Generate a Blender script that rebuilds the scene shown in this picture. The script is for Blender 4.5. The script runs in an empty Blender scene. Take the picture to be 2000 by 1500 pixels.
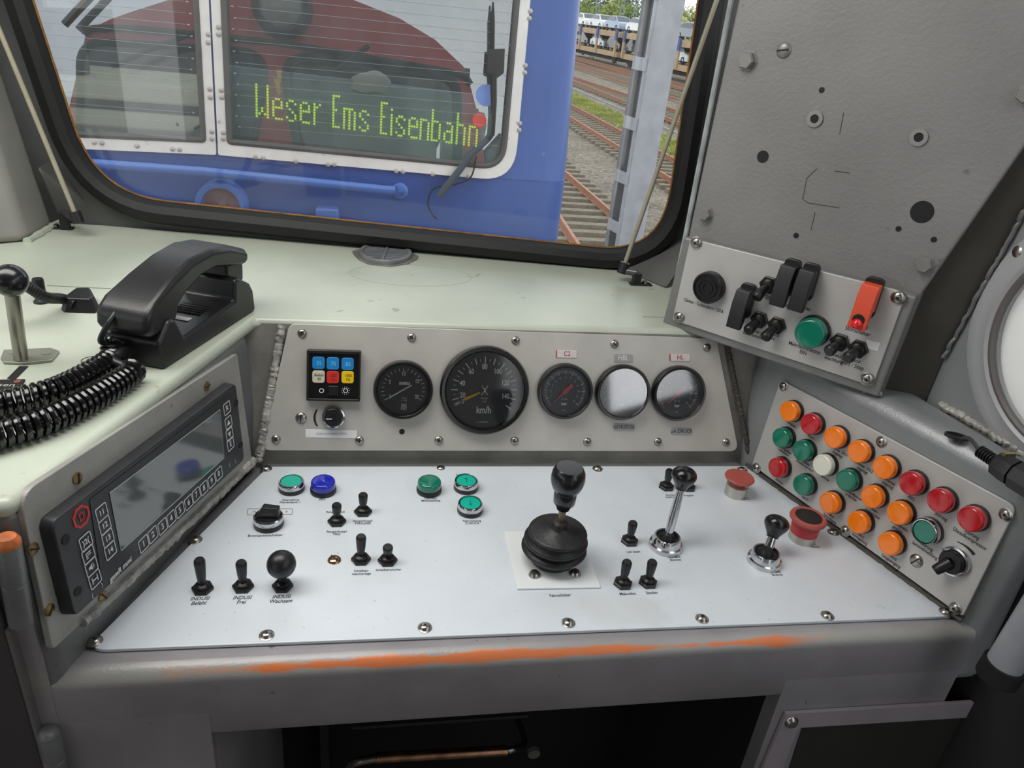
import bpy, bmesh, math, random
from math import *
from mathutils import Vector as V, Matrix as M
random.seed(7)
S = bpy.context.scene
COL = S.collection
# ---------------------------------------------------------------- camera
F = 1450.0; TH = radians(26.5); PSI = radians(11.7); RHO = radians(6.1)
CAM = V((0, 0, 1.31))
FW = V((sin(PSI)*cos(TH), cos(PSI)*cos(TH), -sin(TH)))
_r = V((cos(PSI), -sin(PSI), 0)); _u = _r.cross(FW)
RT = _r*cos(RHO) + _u*sin(RHO); UP = -_r*sin(RHO) + _u*cos(RHO)
cd = bpy.data.cameras.new('camera'); cam = bpy.data.objects.new('camera', cd); COL.objects.link(cam)
cd.sensor_width = 36; cd.lens = F/2000*36; cd.clip_start = .02; cd.clip_end = 600
m = M.Identity(4)
for i in range(3):
    m[i][0] = RT[i]; m[i][1] = UP[i]; m[i][2] = -FW[i]; m[i][3] = CAM[i]
cam.matrix_world = m
S.camera = cam
# ---------------------------------------------------------------- world, lights, exposure
S.view_settings.view_transform = 'Standard'; S.view_settings.look = 'None'
S.view_settings.gamma = 1; S.view_settings.exposure = 0.0; S.view_settings.use_curve_mapping = False
W = bpy.data.worlds.new('overcast sky'); S.world = W; W.use_nodes = True
nt = W.node_tree; nt.nodes.clear()
wo = nt.nodes.new('ShaderNodeOutputWorld'); bg = nt.nodes.new('ShaderNodeBackground')
tc = nt.nodes.new('ShaderNodeTexCoord'); nz = nt.nodes.new('ShaderNodeTexNoise'); rp = nt.nodes.new('ShaderNodeValToRGB')
nz.inputs['Scale'].default_value = 2.2; nz.inputs['Detail'].default_value = 6
rp.color_ramp.elements[0].position = .35; rp.color_ramp.elements[0].color = (.74, .80, .87, 1)
rp.color_ramp.elements[1].position = .62; rp.color_ramp.elements[1].color = (1, 1, 1, 1)
bg.inputs['Strength'].default_value = 1.8
nt.links.new(tc.outputs['Generated'], nz.inputs['Vector']); nt.links.new(nz.outputs['Fac'], rp.inputs['Fac'])
nt.links.new(rp.outputs['Color'], bg.inputs['Color']); nt.links.new(bg.outputs['Background'], wo.inputs['Surface'])

def fill_light(name, loc, sx, sy, watt, rot=(0, 0, 0)):
    l = bpy.data.lights.new(name, 'AREA'); l.shape = 'RECTANGLE'; l.size = sx; l.size_y = sy; l.energy = watt; l.color = (1, .985, .96)
    o = bpy.data.objects.new(name, l); COL.objects.link(o); o.location = loc; o.rotation_euler = rot; return o
FILL_LAMP = (-.40, .62, 1.71)
fill_light('ceiling_fill', (FILL_LAMP[0], FILL_LAMP[1], FILL_LAMP[2]-.035), 1.1, .36, 7.6)  # made-up fill light that brightens the cab interior

# ---------------------------------------------------------------- rays and planes
def ray(px, py):
    return (FW*F + RT*(px-1000) - UP*(py-750)).normalized()
class Pl:
    def __init__(s, o, n, u):
        s.o = V(o); s.n = V(n).normalized(); s.u = V(u).normalized(); s.v = s.n.cross(s.u)
    def hit(s, px, py, h=0):
        d = ray(px, py); t = ((s.o + s.n*h) - CAM).dot(s.n)/d.dot(s.n); return CAM + d*t
    def uv(s, px, py, h=0):
        p = s.hit(px, py, h) - s.o; return (p.dot(s.u), p.dot(s.v))
    def P(s, u, v, h=0): return s.o + s.u*u + s.v*v + s.n*h
    def mat(s, u=0, v=0, h=0, rot=0):
        r = M.Identity(4); p = s.P(u, v, h)
        for i in range(3):
            r[i][0] = s.u[i]; r[i][1] = s.v[i]; r[i][2] = s.n[i]; r[i][3] = p[i]
        return r @ M.Rotation(rot, 4, 'Z') if rot else r
    def at(s, px, py, h=0, foot=0, rot=0):      # where the ray meets the plane raised by h; the frame itself stands at height foot
        u, v = s.uv(px, py, h); return s.mat(u, v, foot, rot)
X, Y, Z = V((1, 0, 0)), V((0, 1, 0)), V((0, 0, 1))
ZD, H = .80, .968
DESK = Pl((0, 0, ZD), Z, X)
TOP = Pl((0, 0, H), Z, X)
def tilted(a, b, t, flip=1):
    d = (b-a).normalized(); n = d.cross(Z)*flip
    return Pl(a, n*cos(radians(t)) + Z*sin(radians(t)), d)
BANK = Pl(DESK.hit(980, 905), (0, -cos(radians(17)), sin(radians(17))), X)
LEFT = tilted(DESK.hit(168, 1270), DESK.hit(490, 912), 4)
RIGHT = tilted(DESK.hit(1462, 912), DESK.hit(1890, 1222), 5)
BOX = tilted(TOP.hit(1308, 625), TOP.hit(1722, 766), 0)
WS = tilted(TOP.hit(230, 440), TOP.hit(1200, 520), 0)
RW = tilted(TOP.hit(1840, 790), TOP.hit(2000, 885), 0)
YF = .473
FRONT = Pl((0, YF, 0), -Y, X)

# ---------------------------------------------------------------- materials
def lin(c):
    f = lambda v: v/12.92 if v <= .04045 else ((v+.055)/1.055)**2.4
    return tuple(f(v/255) for v in c) + (1,)
MATS = {}
def mat(name, col, rough=.5, metal=0, noise=None, bump=None, coat=0, emit=0, spec=.5, speck=None):
    if name in MATS: return MATS[name]
    m = bpy.data.materials.new(name); m.use_nodes = True; nt = m.node_tree; b = nt.nodes['Principled BSDF']
    N = nt.nodes.new; L = nt.links.new
    b.inputs['Base Color'].default_value = lin(col); b.inputs['Roughness'].default_value = rough
    b.inputs['Metallic'].default_value = metal; b.inputs['Coat Weight'].default_value = coat
    b.inputs['Coat Roughness'].default_value = .08; b.inputs['Specular IOR Level'].default_value = spec
    tcn = N('ShaderNodeTexCoord'); src = None
    def tex(scale, det=4):
        t = N('ShaderNodeTexNoise'); t.inputs['Scale'].default_value = scale; t.inputs['Detail'].default_value = det
        L(tcn.outputs['Object'], t.inputs['Vector']); return t
    if noise is None: noise = (30, .06)
    t = tex(noise[0]); r = N('ShaderNodeValToRGB'); k = noise[1]
    c0 = lin(col)
    r.color_ramp.elements[0].position = .3; r.color_ramp.elements[1].position = .72
    r.color_ramp.elements[0].color = tuple(max(0, c*(1-k*1.6)) for c in c0[:3]) + (1,)
    r.color_ramp.elements[1].color = tuple(min(1, c*(1+k)) for c in c0[:3]) + (1,)
    L(t.outputs['Fac'], r.inputs['Fac']); src = r.outputs['Color']
    for sp in (speck or []):           # (scale, threshold, colour, strength): scattered marks
        t2 = tex(sp[0], 5); r2 = N('ShaderNodeValToRGB')
        r2.color_ramp.elements[0].position = sp[1]; r2.color_ramp.elements[0].color = (0, 0, 0, 1)
        r2.color_ramp.elements[1].position = min(1, sp[1]+.05); r2.color_ramp.elements[1].color = (sp[3],)*3 + (1,)
        L(t2.outputs['Fac'], r2.inputs['Fac'])
        mx = N('ShaderNodeMix'); mx.data_type = 'RGBA'
        L(r2.outputs['Color'], mx.inputs[0]); L(src, mx.inputs[6]); mx.inputs[7].default_value = lin(sp[2]); src = mx.outputs[2]
    L(src, b.inputs['Base Color'])
    if bump:
        t = tex(bump[0], 3); bp = N('ShaderNodeBump'); bp.inputs['Strength'].default_value = bump[1]; bp.inputs['Distance'].default_value = bump[2] if len(bump) > 2 else .001
        L(t.outputs['Fac'], bp.inputs['Height']); L(bp.outputs['Normal'], b.inputs['Normal'])
    if emit:
        b.inputs['Emission Color'].default_value = lin(col); b.inputs['Emission Strength'].default_value = emit
    MATS[name] = m; return m
def glass(name, refl, tint=(255, 255, 255), dust=0, dustcol=(200, 205, 205), rough=.02, dscale=9):
    m = bpy.data.materials.new(name); m.use_nodes = True; nt = m.node_tree; nt.nodes.clear(); N = nt.nodes.new; L = nt.links.new
    o = N('ShaderNodeOutputMaterial'); tr = N('ShaderNodeBsdfTransparent'); gl = N('ShaderNodeBsdfGlossy'); df = N('ShaderNodeBsdfDiffuse')
    tr.inputs['Color'].default_value = lin(tint); gl.inputs['Roughness'].default_value = rough; df.inputs['Color'].default_value = lin(dustcol)
    lw = N('ShaderNodeFresnel'); lw.inputs['IOR'].default_value = 1.5
    ad = N('ShaderNodeMath'); ad.operation = 'ADD'; ad.inputs[1].default_value = refl; ad.use_clamp = True
    m1 = N('ShaderNodeMixShader'); m2 = N('ShaderNodeMixShader')
    L(lw.outputs[0], ad.inputs[0]); L(ad.outputs[0], m1.inputs[0]); L(tr.outputs[0], m1.inputs[1]); L(gl.outputs[0], m1.inputs[2])
    tcn = N('ShaderNodeTexCoord'); tx = N('ShaderNodeTexNoise'); tx.inputs['Scale'].default_value = dscale; tx.inputs['Detail'].default_value = 8
    L(tcn.outputs['Object'], tx.inputs['Vector'])
    mu = N('ShaderNodeMath'); mu.operation = 'MULTIPLY'; mu.inputs[1].default_value = dust*2; L(tx.outputs['Fac'], mu.inputs[0])
    L(mu.outputs[0], m2.inputs[0]); L(m1.outputs[0], m2.inputs[1]); L(df.outputs[0], m2.inputs[2]); L(m2.outputs[0], o.inputs['Surface'])
    return m
# ---------------------------------------------------------------- mesh building
def rpoly(pts, rad, seg=6):
    """polygon with rounded corners; rad is one radius or one per corner"""
    n = len(pts); out = []
    if not hasattr(rad, '__len__'): rad = [rad]*n
    for i in range(n):
        p = V(pts[i]).to_2d(); a = V(pts[i-1]).to_2d(); b = V(pts[(i+1) % n]).to_2d()
        r = rad[i]
        if r <= 0: out.append(tuple(p)); continue
        d1 = (a-p).normalized(); d2 = (b-p).normalized(); ang = d1.angle(d2)
        t = min(r/tan(ang/2), .49*(a-p).length, .49*(b-p).length)
        q0 = p + d1*t; q1 = p + d2*t
        for k in range(seg+1):
            s = k/seg; out.append(tuple(q0*(1-s)**2 + p*2*s*(1-s) + q1*s*s))
    return out
class MB:
    def __init__(s): s.b = bmesh.new()
    def _v(s, pts, T): return [s.b.verts.new(T @ V(p) if T else V(p)) for p in pts]
    def face(s, vs):
        try: return s.b.faces.new(vs)
        except ValueError: return None
    def box(s, c, d, T=None):
        x, y, z = c; a, b, e = d[0]/2, d[1]/2, d[2]/2
        v = s._v([(x+i*a, y+j*b, z+k*e) for k in (-1, 1) for j in (-1, 1) for i in (-1, 1)], T)
        for f in ((0, 2, 3, 1), (4, 5, 7, 6), (0, 1, 5, 4), (2, 6, 7, 3), (0, 4, 6, 2), (1, 3, 7, 5)): s.face([v[i] for i in f])
        return s
    def hexa(s, p, T=None):          # 8 corners: bottom 4, top 4
        v = s._v(p, T)
        for f in ((3, 2, 1, 0), (4, 5, 6, 7), (0, 1, 5, 4), (1, 2, 6, 5), (2, 3, 7, 6), (3, 0, 4, 7)): s.face([v[i] for i in f])
        return s
    def prism(s, poly, z0, z1, T=None, top=None):
        a = s._v([(p[0], p[1], z0) for p in poly], T); t = top or poly; b = s._v([(p[0], p[1], z1) for p in t], T); n = len(poly)
        s.face(a[::-1]); s.face(b)
        for i in range(n): s.face([a[i], a[(i+1) % n], b[(i+1) % n], b[i]])
        return s
    def flat(s, poly, z=0, T=None): s.face(s._v([(p[0], p[1], z) for p in poly], T)); return s
    def lathe(s, prof, n=32, T=None, ang=0):
        rings = []
        for r, z in prof:
            if r < 1e-6: rings.append(s._v([(0, 0, z)], T))
            else: rings.append(s._v([(r*cos(2*pi*k/n+ang), r*sin(2*pi*k/n+ang), z) for k in range(n)], T))
        for a, b in zip(rings, rings[1:]):
            for k in range(n):
                j = (k+1) % n
                if len(a) == 1 and len(b) == 1: continue
                if len(a) == 1: s.face([a[0], b[k], b[j]])
                elif len(b) == 1: s.face([a[k], a[j], b[0]])
                else: s.face([a[k], a[j], b[j], b[k]])
        return s
    def ball(s, c, r, n=24, T=None, sz=1):
        T2 = (T or M.Identity(4)) @ M.Translation(c)
        return s.lathe([(r*sin(pi*k/12), -r*sz*cos(pi*k/12)) for k in range(13)], n, T2)
    def tube(s, path, r, n=10, closed=False, cap=True, T=None):
        P = [V(p) for p in path]; k = len(P); rs = r if hasattr(r, '__len__') else [r]*k
        tang = []
        for i in range(k):
            a = P[i-1] if (i or closed) else P[0]; b = P[(i+1) % k] if (i < k-1 or closed) else P[-1]
            tang.append((b-a).normalized())
        ref = Z if abs(tang[0].z) < .9 else X
        nrm = (ref - tang[0]*ref.dot(tang[0])).normalized(); rings = []
        for i in range(k):
            nrm = (nrm - tang[i]*nrm.dot(tang[i])).normalized(); bi = tang[i].cross(nrm)
            rings.append(s._v([P[i] + (nrm*cos(2*pi*j/n) + bi*sin(2*pi*j/n))*rs[i] for j in range(n)], T))
        for i in range(k if closed else k-1):
            a, b = rings[i], rings[(i+1) % k]
            for j in range(n): s.face([a[j], a[(j+1) % n], b[(j+1) % n], b[j]])
        if cap and not closed: s.face(rings[0][::-1]); s.face(rings[-1])
        return s
    def ring(s, inner, outer, z0, z1, T=None):   # flat ring between two loops with equal counts
        n = len(inner)
        L = [s._v([(p[0], p[1], z) for p in q], T) for q, z in ((inner, z0), (outer, z0), (outer, z1), (inner, z1))]
        for i in range(n):
            j = (i+1) % n
            for a, b in ((0, 1), (1, 2), (2, 3), (3, 0)): s.face([L[a][j], L[a][i], L[b][i], L[b][j]])
        return s
    def holed(s, outer, holes, z0, z1, T=None):
        for z, rev in ((z0, 1), (z1, 0)):
            es = []
            for loop in [outer] + holes:
                vs = s._v([(p[0], p[1], z) for p in loop], T)
                es += [s.b.edges.new((vs[i], vs[(i+1) % len(vs)])) for i in range(len(vs))]
            bmesh.ops.triangle_fill(s.b, use_beauty=True, use_dissolve=False, edges=es)
        for loop in [outer] + holes:
            a = s._v([(p[0], p[1], z0) for p in loop], T); b = s._v([(p[0], p[1], z1) for p in loop], T); n = len(loop)
            for i in range(n): s.face([a[i], a[(i+1) % n], b[(i+1) % n], b[i]])
        return s
    def stroke(s, pts, w, z0, z1, closed=False, T=None):
        n = len(pts); L = []; R = []
        for i in range(n):
            p = V(pts[i]).to_2d()
            a = V(pts[i-1]).to_2d() if (i or closed) else p; b = V(pts[(i+1) % n]).to_2d() if (i < n-1 or closed) else p
            d = (b-a).normalized(); q = V((-d.y, d.x))*w/2; L.append(p+q); R.append(p-q)
        if closed: return s.ring([tuple(x) for x in L], [tuple(x) for x in R], z0, z1, T)
        return s.prism([tuple(x) for x in R] + [tuple(x) for x in L[::-1]], z0, z1, T)
    def text(s, body, size, x=0, y=0, z=0, ax='CENTER', T=None, shear=0, bold=0, rot=0, sx=1, ls=1):
        c = bpy.data.curves.new('t', 'FONT'); c.body = body; c.size = size; c.align_x = ax; c.align_y = 'CENTER'
        c.shear = shear; c.offset = bold; c.resolution_u = 3; c.space_line = ls
        o = bpy.data.objects.new('t', c); me = bpy.data.meshes.new_from_object(o)
        mt = (T or M.Identity(4)) @ M.Translation((x, y, z)) @ M.Rotation(rot, 4, 'Z') @ M.Diagonal((sx, 1, 1, 1))
        me.transform(mt); s.b.from_mesh(me)
        bpy.data.objects.remove(o); bpy.data.curves.remove(c); bpy.data.meshes.remove(me); return s
    def mesh(s, name, sharp=.7, recalc=True):
        if recalc: bmesh.ops.recalc_face_normals(s.b, faces=s.b.faces)
        for f in s.b.faces: f.smooth = True
        for e in s.b.edges:
            if len(e.link_faces) != 2 or e.calc_face_angle(0) > sharp: e.smooth = False
        me = bpy.data.meshes.new(name); s.b.to_mesh(me); s.b.free(); return me
def part(name, mb, m, parent=None, bevel=0, seg=3, label=None, mesh=None, sharp=.7):
    me = mesh or mb.mesh(name, sharp if not bevel else 4)
    if not me.materials: me.materials.append(m)
    o = bpy.data.objects.new(name, me); COL.objects.link(o)
    if parent: o.parent = parent
    if bevel:
        bv = o.modifiers.new('bevel', 'BEVEL'); bv.width = bevel; bv.segments = seg; bv.limit_method = 'ANGLE'; bv.angle_limit = radians(40); bv.harden_normals = True
    if label: o['label'] = label
    return o
CACHE = {}
def cpart(name, key, fn, m, parent, **k):         # the same mesh shared by every repeat
    kk = (key, m.name)
    if kk not in CACHE:
        me = fn().mesh(name, k.pop('sharp', .7)); me.materials.append(m); CACHE[kk] = me
    k.pop('sharp', None)
    return part(name, None, m, parent, mesh=CACHE[kk], **k)
def thing(name, label, cat, mt=None, group=None):
    o = bpy.data.objects.new(name, None); COL.objects.link(o); o.empty_display_size = .02
    if mt is not None: o.matrix_world = mt
    o['label'] = label; o['category'] = cat
    if group: o['group'] = group
    return o
def tag(o, label, cat, group=None):
    o['label'] = label; o['category'] = cat
    if group: o['group'] = group
    return o
def struct(o): o['kind'] = 'structure'; return o
def pxpoly(pl, pts, h=0): return [pl.uv(x, y, h) for x, y in pts]

# ---------------------------------------------------------------- palette
GREY = mat('grey hammered paint', (118, 120, 120), .38, .25, (14, .12), (420, .35, .0008), speck=[(60, .70, (70, 62, 52), .5)])
DGREY = mat('dark grey paint', (98, 98, 96), .45, .1, (12, .12), (380, .3, .0008))
GREEN = mat('pale green enamel', (184, 191, 176), .28, 0, (5, .10), (260, .12, .0006), speck=[(45, .69, (128, 120, 90), .55), (9, .66, (160, 164, 140), .5)])
STEEL = mat('brushed panel steel', (192, 189, 182), .42, .25, (22, .06), None, speck=[(160, .73, (120, 110, 96), .5)])
DESKM = mat('painted desk plate', (214, 221, 227), .42, .1, (9, .04), None, speck=[(240, .67, (150, 148, 144), .45), (30, .70, (190, 182, 160), .45), (6, .60, (202, 206, 208), .6)])
BLACK = mat('black plastic', (24, 24, 26), .38, 0, (60, .15), (600, .15, .0004))
MBLACK = mat('matte black', (14, 14, 15), .65)
RUBBER = mat('black rubber', (20, 20, 21), .5, 0, (50, .2), (300, .2, .0006))
CHROME = mat('chrome', (205, 205, 208), .14, 1)
NICKEL = mat('nickel screw', (170, 166, 160), .28, 1)
BRASS = mat('tarnished brass', (150, 128, 88), .4, .9)
WHITE = mat('white label', (226, 226, 226), .6)
INK = mat('black ink', (30, 30, 30), .7)
WELD = mat('weld bead', (170, 168, 162), .5, .2, (90, .25), (300, .6, .001))
# ================================================================ THE SETTING
def w2(pl, p): q = V(p) - pl.o; return (q.dot(pl.u), q.dot(pl.v))
# windscreen opening, in the plane of the windscreen
lb0, lb1 = WS.uv(62, 0), WS.uv(150, 270); rb0, rb1 = WS.uv(1368, 0), WS.uv(1318, 340)
bb0, bb1 = WS.uv(330, 397), WS.uv(1150, 484)
def isect(a, b, c, d):
    a, b, c, d = map(V, (a, b, c, d)); r = b-a; s = d-c; t = ((c-a).x*s.y-(c-a).y*s.x)/(r.x*s.y-r.y*s.x); return tuple(a+r*t)
VT = .52
tl = isect(lb0, lb1, (0, VT), (1, VT)); tr = isect(rb0, rb1, (0, VT), (1, VT))
bl = isect(lb0, lb1, bb0, bb1); br = isect(rb0, rb1, bb0, bb1)
glass_poly = rpoly([bl, br, tr, tl], [.125, .10, .10, .10], 10)
def offs(poly, d):
    n = len(poly); out = []
    for i in range(n):
        a, b, c = V(poly[i-1]), V(poly[i]), V(poly[(i+1) % n])
        n1 = V(((b-a).y, -(b-a).x)).normalized(); n2 = V(((c-b).y, -(c-b).x)).normalized()
        m = (n1+n2).normalized(); out.append(tuple(b + m*d))
    return out
GM = WS.mat()
hole_in = offs(glass_poly, .014)
wf = MB().holed([(-.16, -.25), (.91, -.25), (.91, .60), (-.16, .60)], [hole_in], -.02, 0, GM)
struct(part('wall_front', wf, mat('inner wall paint', (92, 94, 92), .5, 0, (10, .15), (300, .25, .0008))))
win = thing('window_1', 'windscreen of the cab with a thick black rubber surround', 'window', None); struct(win)
pr = [(-.004, .004), (0, .022), (.010, .027), (.022, .024), (.030, .012), (.032, 0.001)]
g = MB(); loops = [g._v([(p[0], p[1], z) for p in offs(glass_poly, d)], GM) for d, z in pr]
for a, b in zip(loops, loops[1:]):
    for i in range(len(a)): g.face([a[i], a[(i+1) % len(a)], b[(i+1) % len(a)], b[i]])
part('gasket', g, mat('gasket rubber', (16, 16, 16), .55, 0, (30, .3)), win)
lip = MB().tube([WS.P(p[0], p[1], .004) for p in offs(glass_poly, -.003)], .0024, 6, closed=True)
part('sealant_line', lip, mat('amber sealant', (140, 98, 44), .45, 0, (60, .3)), win, label='thin amber sealant line')
WPANE = glass('windscreen glass', .0, (246, 248, 248), .03, (205, 205, 200), .0, 5)
part('pane', MB().prism(glass_poly, -.006, -.001, GM), WPANE, win)
# corner gussets under the windscreen
def solid(pts_bottom, pts_top): return MB().hexa(list(pts_bottom) + list(pts_top))
q0, q1, q2 = TOP.hit(1212, 528), TOP.hit(1302, 566), TOP.hit(1312, 600)
gz = WS.hit(1316, 468, .03)
gu = MB(); v = gu._v([q0, q1, (q1.x+.02, q1.y+.12, H), (q0.x, q0.y+.06, H), (gz.x+.03, gz.y-.02, gz.z), (gz.x+.03, gz.y+.08, gz.z)], None)
for f in ((0, 1, 4), (1, 2, 5, 4), (2, 3, 5), (3, 0, 4, 5), (0, 3, 2, 1)): gu.face([v[i] for i in f])
struct(part('trim_1', gu, DGREY, bevel=.006))
q0, q1 = TOP.hit(118, 437), TOP.hit(222, 428); gz = WS.hit(112, 335, .03)
gu = MB(); v = gu._v([q0, q1, (q1.x, q1.y+.06, H), (q0.x-.03, q0.y+.10, H), (gz.x-.02, gz.y-.02, gz.z+.01), (gz.x-.02, gz.y+.06, gz.z+.01)], None)
for f in ((0, 1, 4), (1, 2, 5, 4), (2, 3, 5), (3, 0, 4, 5), (0, 3, 2, 1)): gu.face([v[i] for i in f])
struct(part('trim_2', gu, DGREY, bevel=.006))
# pillar slab at the left of the windscreen
e0, e1 = TOP.hit(54, 474), TOP.hit(116, 437); el = TOP.hit(-260, 500)
dirr = (e1-e0).normalized()
b4 = [el, e0, e0 + dirr*.082, el + dirr*.05]
t4 = [V((el.x-.1, el.y+.03, 1.62)), V((e0.x-.085, e0.y+.03, 1.62)), V((e0.x-.085, e0.y+.03, 1.62)) + dirr*.05, V((el.x-.1, el.y+.06, 1.62))]
struct(part('wall_left', solid(b4, t4), mat('pillar paint', (140, 139, 135), .42, .1, (9, .12), (200, .12, .0008)), bevel=.012))
fillet = MB().tube([e0.lerp(e1, t/12) + V((random.uniform(-.001, .001), 0, .002)) for t in range(13)], [.005+random.uniform(-.001, .001) for _ in range(13)], 8)
struct(part('trim_3', fillet, GREEN))
# right wall with its round-cornered side window
c3 = [V(RW.uv(*p)) for p in ((2000, 552), (1946, 690), (1984, 812))]
def circ(a, b, c):
    d = 2*(a.x*(b.y-c.y)+b.x*(c.y-a.y)+c.x*(a.y-b.y)); A, B, C_ = a.dot(a), b.dot(b), c.dot(c)
    o = V(((A*(b.y-c.y)+B*(c.y-a.y)+C_*(a.y-b.y))/d, (A*(c.x-b.x)+B*(a.x-c.x)+C_*(b.x-a.x))/d)); return o, (o-a).length
cc, cr = circ(*c3)
def circle(o, r, n=64): return [(o[0]+r*cos(2*pi*k/n), o[1]+r*sin(2*pi*k/n)) for k in range(n)]
RM = RW.mat()
wr = MB().holed([(-.42, -.95), (.24, -.95), (.24, .33), (-.42, .33)], [circle(cc, cr+.012)], -.02, 0, RM)
RWM = mat('side wall paint', (132, 134, 135), .42, .1, (8, .1), (220, .15, .0006))
struct(part('wall_right', wr, RWM))
struct(part('wall_shade_right', MB().prism([(.06, -.95), (.30, -.95), (.30, -.015), (.06, -.015)], .001, .006, RM), mat('painted wall shade', (30, 28, 29), .75)))  # dark sheet laid over the wall to paint in the shade there
w2_ = thing('window_2', 'round side window at the right edge with a pale grey dished rim', 'window'); struct(w2_)
T = RM @ M.Translation((cc.x, cc.y, 0))
ro = (V(RW.uv(1893, 640))-cc).length
rim = MB().lathe([(cr-.002, -.006), (cr, .004), (cr+.008, .008), (cr+.014, .005), (ro-.012, .004), (ro-.004, .003), (ro, 0)], 72, T)
part('rim', rim, mat('window rim paint', (170, 172, 173), .35, .1, (8, .06)), w2_)
gk = MB().tube([T @ V((cos(2*pi*k/64)*cr, sin(2*pi*k/64)*cr, .006)) for k in range(64)], .004, 8, closed=True)
part('gasket', gk, mat('grey gasket', (96, 92, 90), .5), w2_)
mp = bpy.data.materials.new('milky pane'); mp.use_nodes = True; n_ = mp.node_tree; b_ = n_.nodes['Principled BSDF']
b_.inputs['Base Color'].default_value = (.92, .92, .90, 1); b_.inputs['Roughness'].default_value = .3
tl_ = n_.nodes.new('ShaderNodeBsdfTranslucent'); tl_.inputs['Color'].default_value = (.95, .95, .93, 1); mx_ = n_.nodes.new('ShaderNodeMixShader'); mx_.inputs[0].default_value = .7
n_.links.new(b_.outputs[0], mx_.inputs[1]); n_.links.new(tl_.outputs[0], mx_.inputs[2]); n_.links.new(mx_.outputs[0], n_.nodes['Material Output'].inputs['Surface'])
part('pane', MB().lathe([(0, -.004), (cr, -.004), (cr, -.010), (0, -.010)], 64, T), mp, w2_, label='milky white window pane')
sc_ = RW.uv(1992, 493)
part('screw', MB().lathe([(.007, 0), (.007, .002), (.005, .004), (0, .0045)], 18, RW.mat(*sc_)), NICKEL, w2_)
wb = MB(); p0, p1 = TOP.hit(1838, 790), TOP.hit(2010, 892)
wb.tube([p0.lerp(p1, t/40) + V((random.uniform(-.0015, .0015), 0, random.uniform(-.001, .002))) for t in range(41)], [.0042+random.uniform(-.0005, .0006) for _ in range(41)], 8)
struct(part('trim_4', wb, WELD))
p0, p1 = RW.hit(1842, 700, .004), RW.hit(2030, 360, .004)
wb = MB().tube([p0.lerp(p1, t/40) + V((random.uniform(-.0015, .0015), 0, random.uniform(-.001, .002))) for t in range(41)], [.0022+random.uniform(-.0003, .0003) for _ in range(41)], 8)
struct(part('trim_5', wb, GREY))
rt = MB(); e_ = [BOX.hit(*q, -.012) for q in ((2075, 178), (1800, 575), (1722, 768))]; f_ = [RW.hit(*q, .002) for q in ((2075, 275), (1846, 692), (1806, 786))]
va_, vb_ = rt._v(e_, None), rt._v(f_, None)
for i in (0, 1): rt.face([va_[i], va_[i+1], vb_[i+1], vb_[i]])
struct(part('trim_6', rt, mat('strut shade paint', (66, 64, 58), .5, .1, (14, .12), (300, .2, .0006))))  # dark colour paints the pocket's shade onto this return face
struct(part('floor', MB().box((-.5, .0, -.02), (2.7, 2.7, .04)), mat('floor lino', (112, 108, 102), .7)))

# rest of the cab shell behind the driver: side wall with its window, back wall, far wall, ceiling
SR = Pl((.80, -.45, 1.35), -X, -Y)        # seen from inside: u towards the back
w3 = [(.85, -.36), (-.41, -.36), (-.25, -.05), (-1.0, -.05)]
struct(part('wall_right_side', MB().prism([(-1.0, -1.35), (1.9, -1.35), (1.9, .40), (.42, .40), (.40, -.36)] + w3[1:], -.03, 0, SR.mat()), RWM))  # unseen wall, outline shaped to place sky glare on the gauges
win3 = thing('window_3', 'side window of the cab behind the right edge of the view', 'window'); struct(win3)
part('frame', MB().tube([SR.P(p[0], p[1], .004) for p in w3], .012, 8), mat('gasket rubber', (16, 16, 16), .55), win3)
SL = Pl((-1.82, 0, 1.35), X, Y)
struct(part('wall_left_side', MB().prism([(-1.3, -1.35), (1.2, -1.35), (1.2, -.2), (-1.3, -.2)], -.03, 0, SL.mat()), RWM))
cl_ = thing('ceiling_fill_lamp', 'flat rectangular fill lamp added on the cab ceiling above the view', 'lamp', M.Translation(FILL_LAMP))
part('housing', MB().box((0, 0, .02), (1.2, .44, .04)), WHITE, cl_, bevel=.006)
part('diffuser', MB().box((0, 0, -.01), (1.12, .38, .02)), mat('fill lamp diffuser', (244, 242, 236), .4, emit=2.0), cl_)  # glowing face of the added fill lamp

# ================================================================ DRIVER'S CONSOLE
con = thing('driver_console', "grey welded driver's console with pale green top and rust-orange worn front edge", 'control console', M.Translation((.15, .6, .0)))
CI = con.matrix_world.inverted()
def wp(name, mb, m, parent=con, **k):        # world-space mesh under a thing
    mb.b.transform(parent.matrix_world.inverted()); return part(name, mb, m, parent, **k)
def up(pl, p, z): # move a point of a plane up along the plane to height z
    return p + pl.v*((z-p.z)/pl.v.z)
La, Lb = LEFT.o.copy(), LEFT.P(.42, 0); Ra, Rb = RIGHT.o.copy(), RIGHT.P(.36, 0)
def at_y(pl, y): return pl.P((y-pl.o.y)/pl.u.y, 0)
Lf = at_y(LEFT, YF); Lr = at_y(LEFT, BANK.o.y+.03)
Rf = at_y(RIGHT, YF); Rr = at_y(RIGHT, BANK.o.y+.03)
# instrument bank
B0 = BANK.o
xl, xr = Lr.x-.03, Rr.x+.03
bk = MB().hexa([(xl, B0.y, ZD-.03), (xr, B0.y, ZD-.03), (xr, 1.0, ZD-.03), (xl, 1.0, ZD-.03)] + [up(BANK, V((x, B0.y, ZD)), H-.006) if k < 2 else V((x, 1.0, H-.006)) for k, x in enumerate((xl, xr, xr, xl))])
wp('instrument_bank', bk, mat('bank paint', (140, 138, 132), .42, .3, (20, .2), (500, .5, .0009)))
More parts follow.
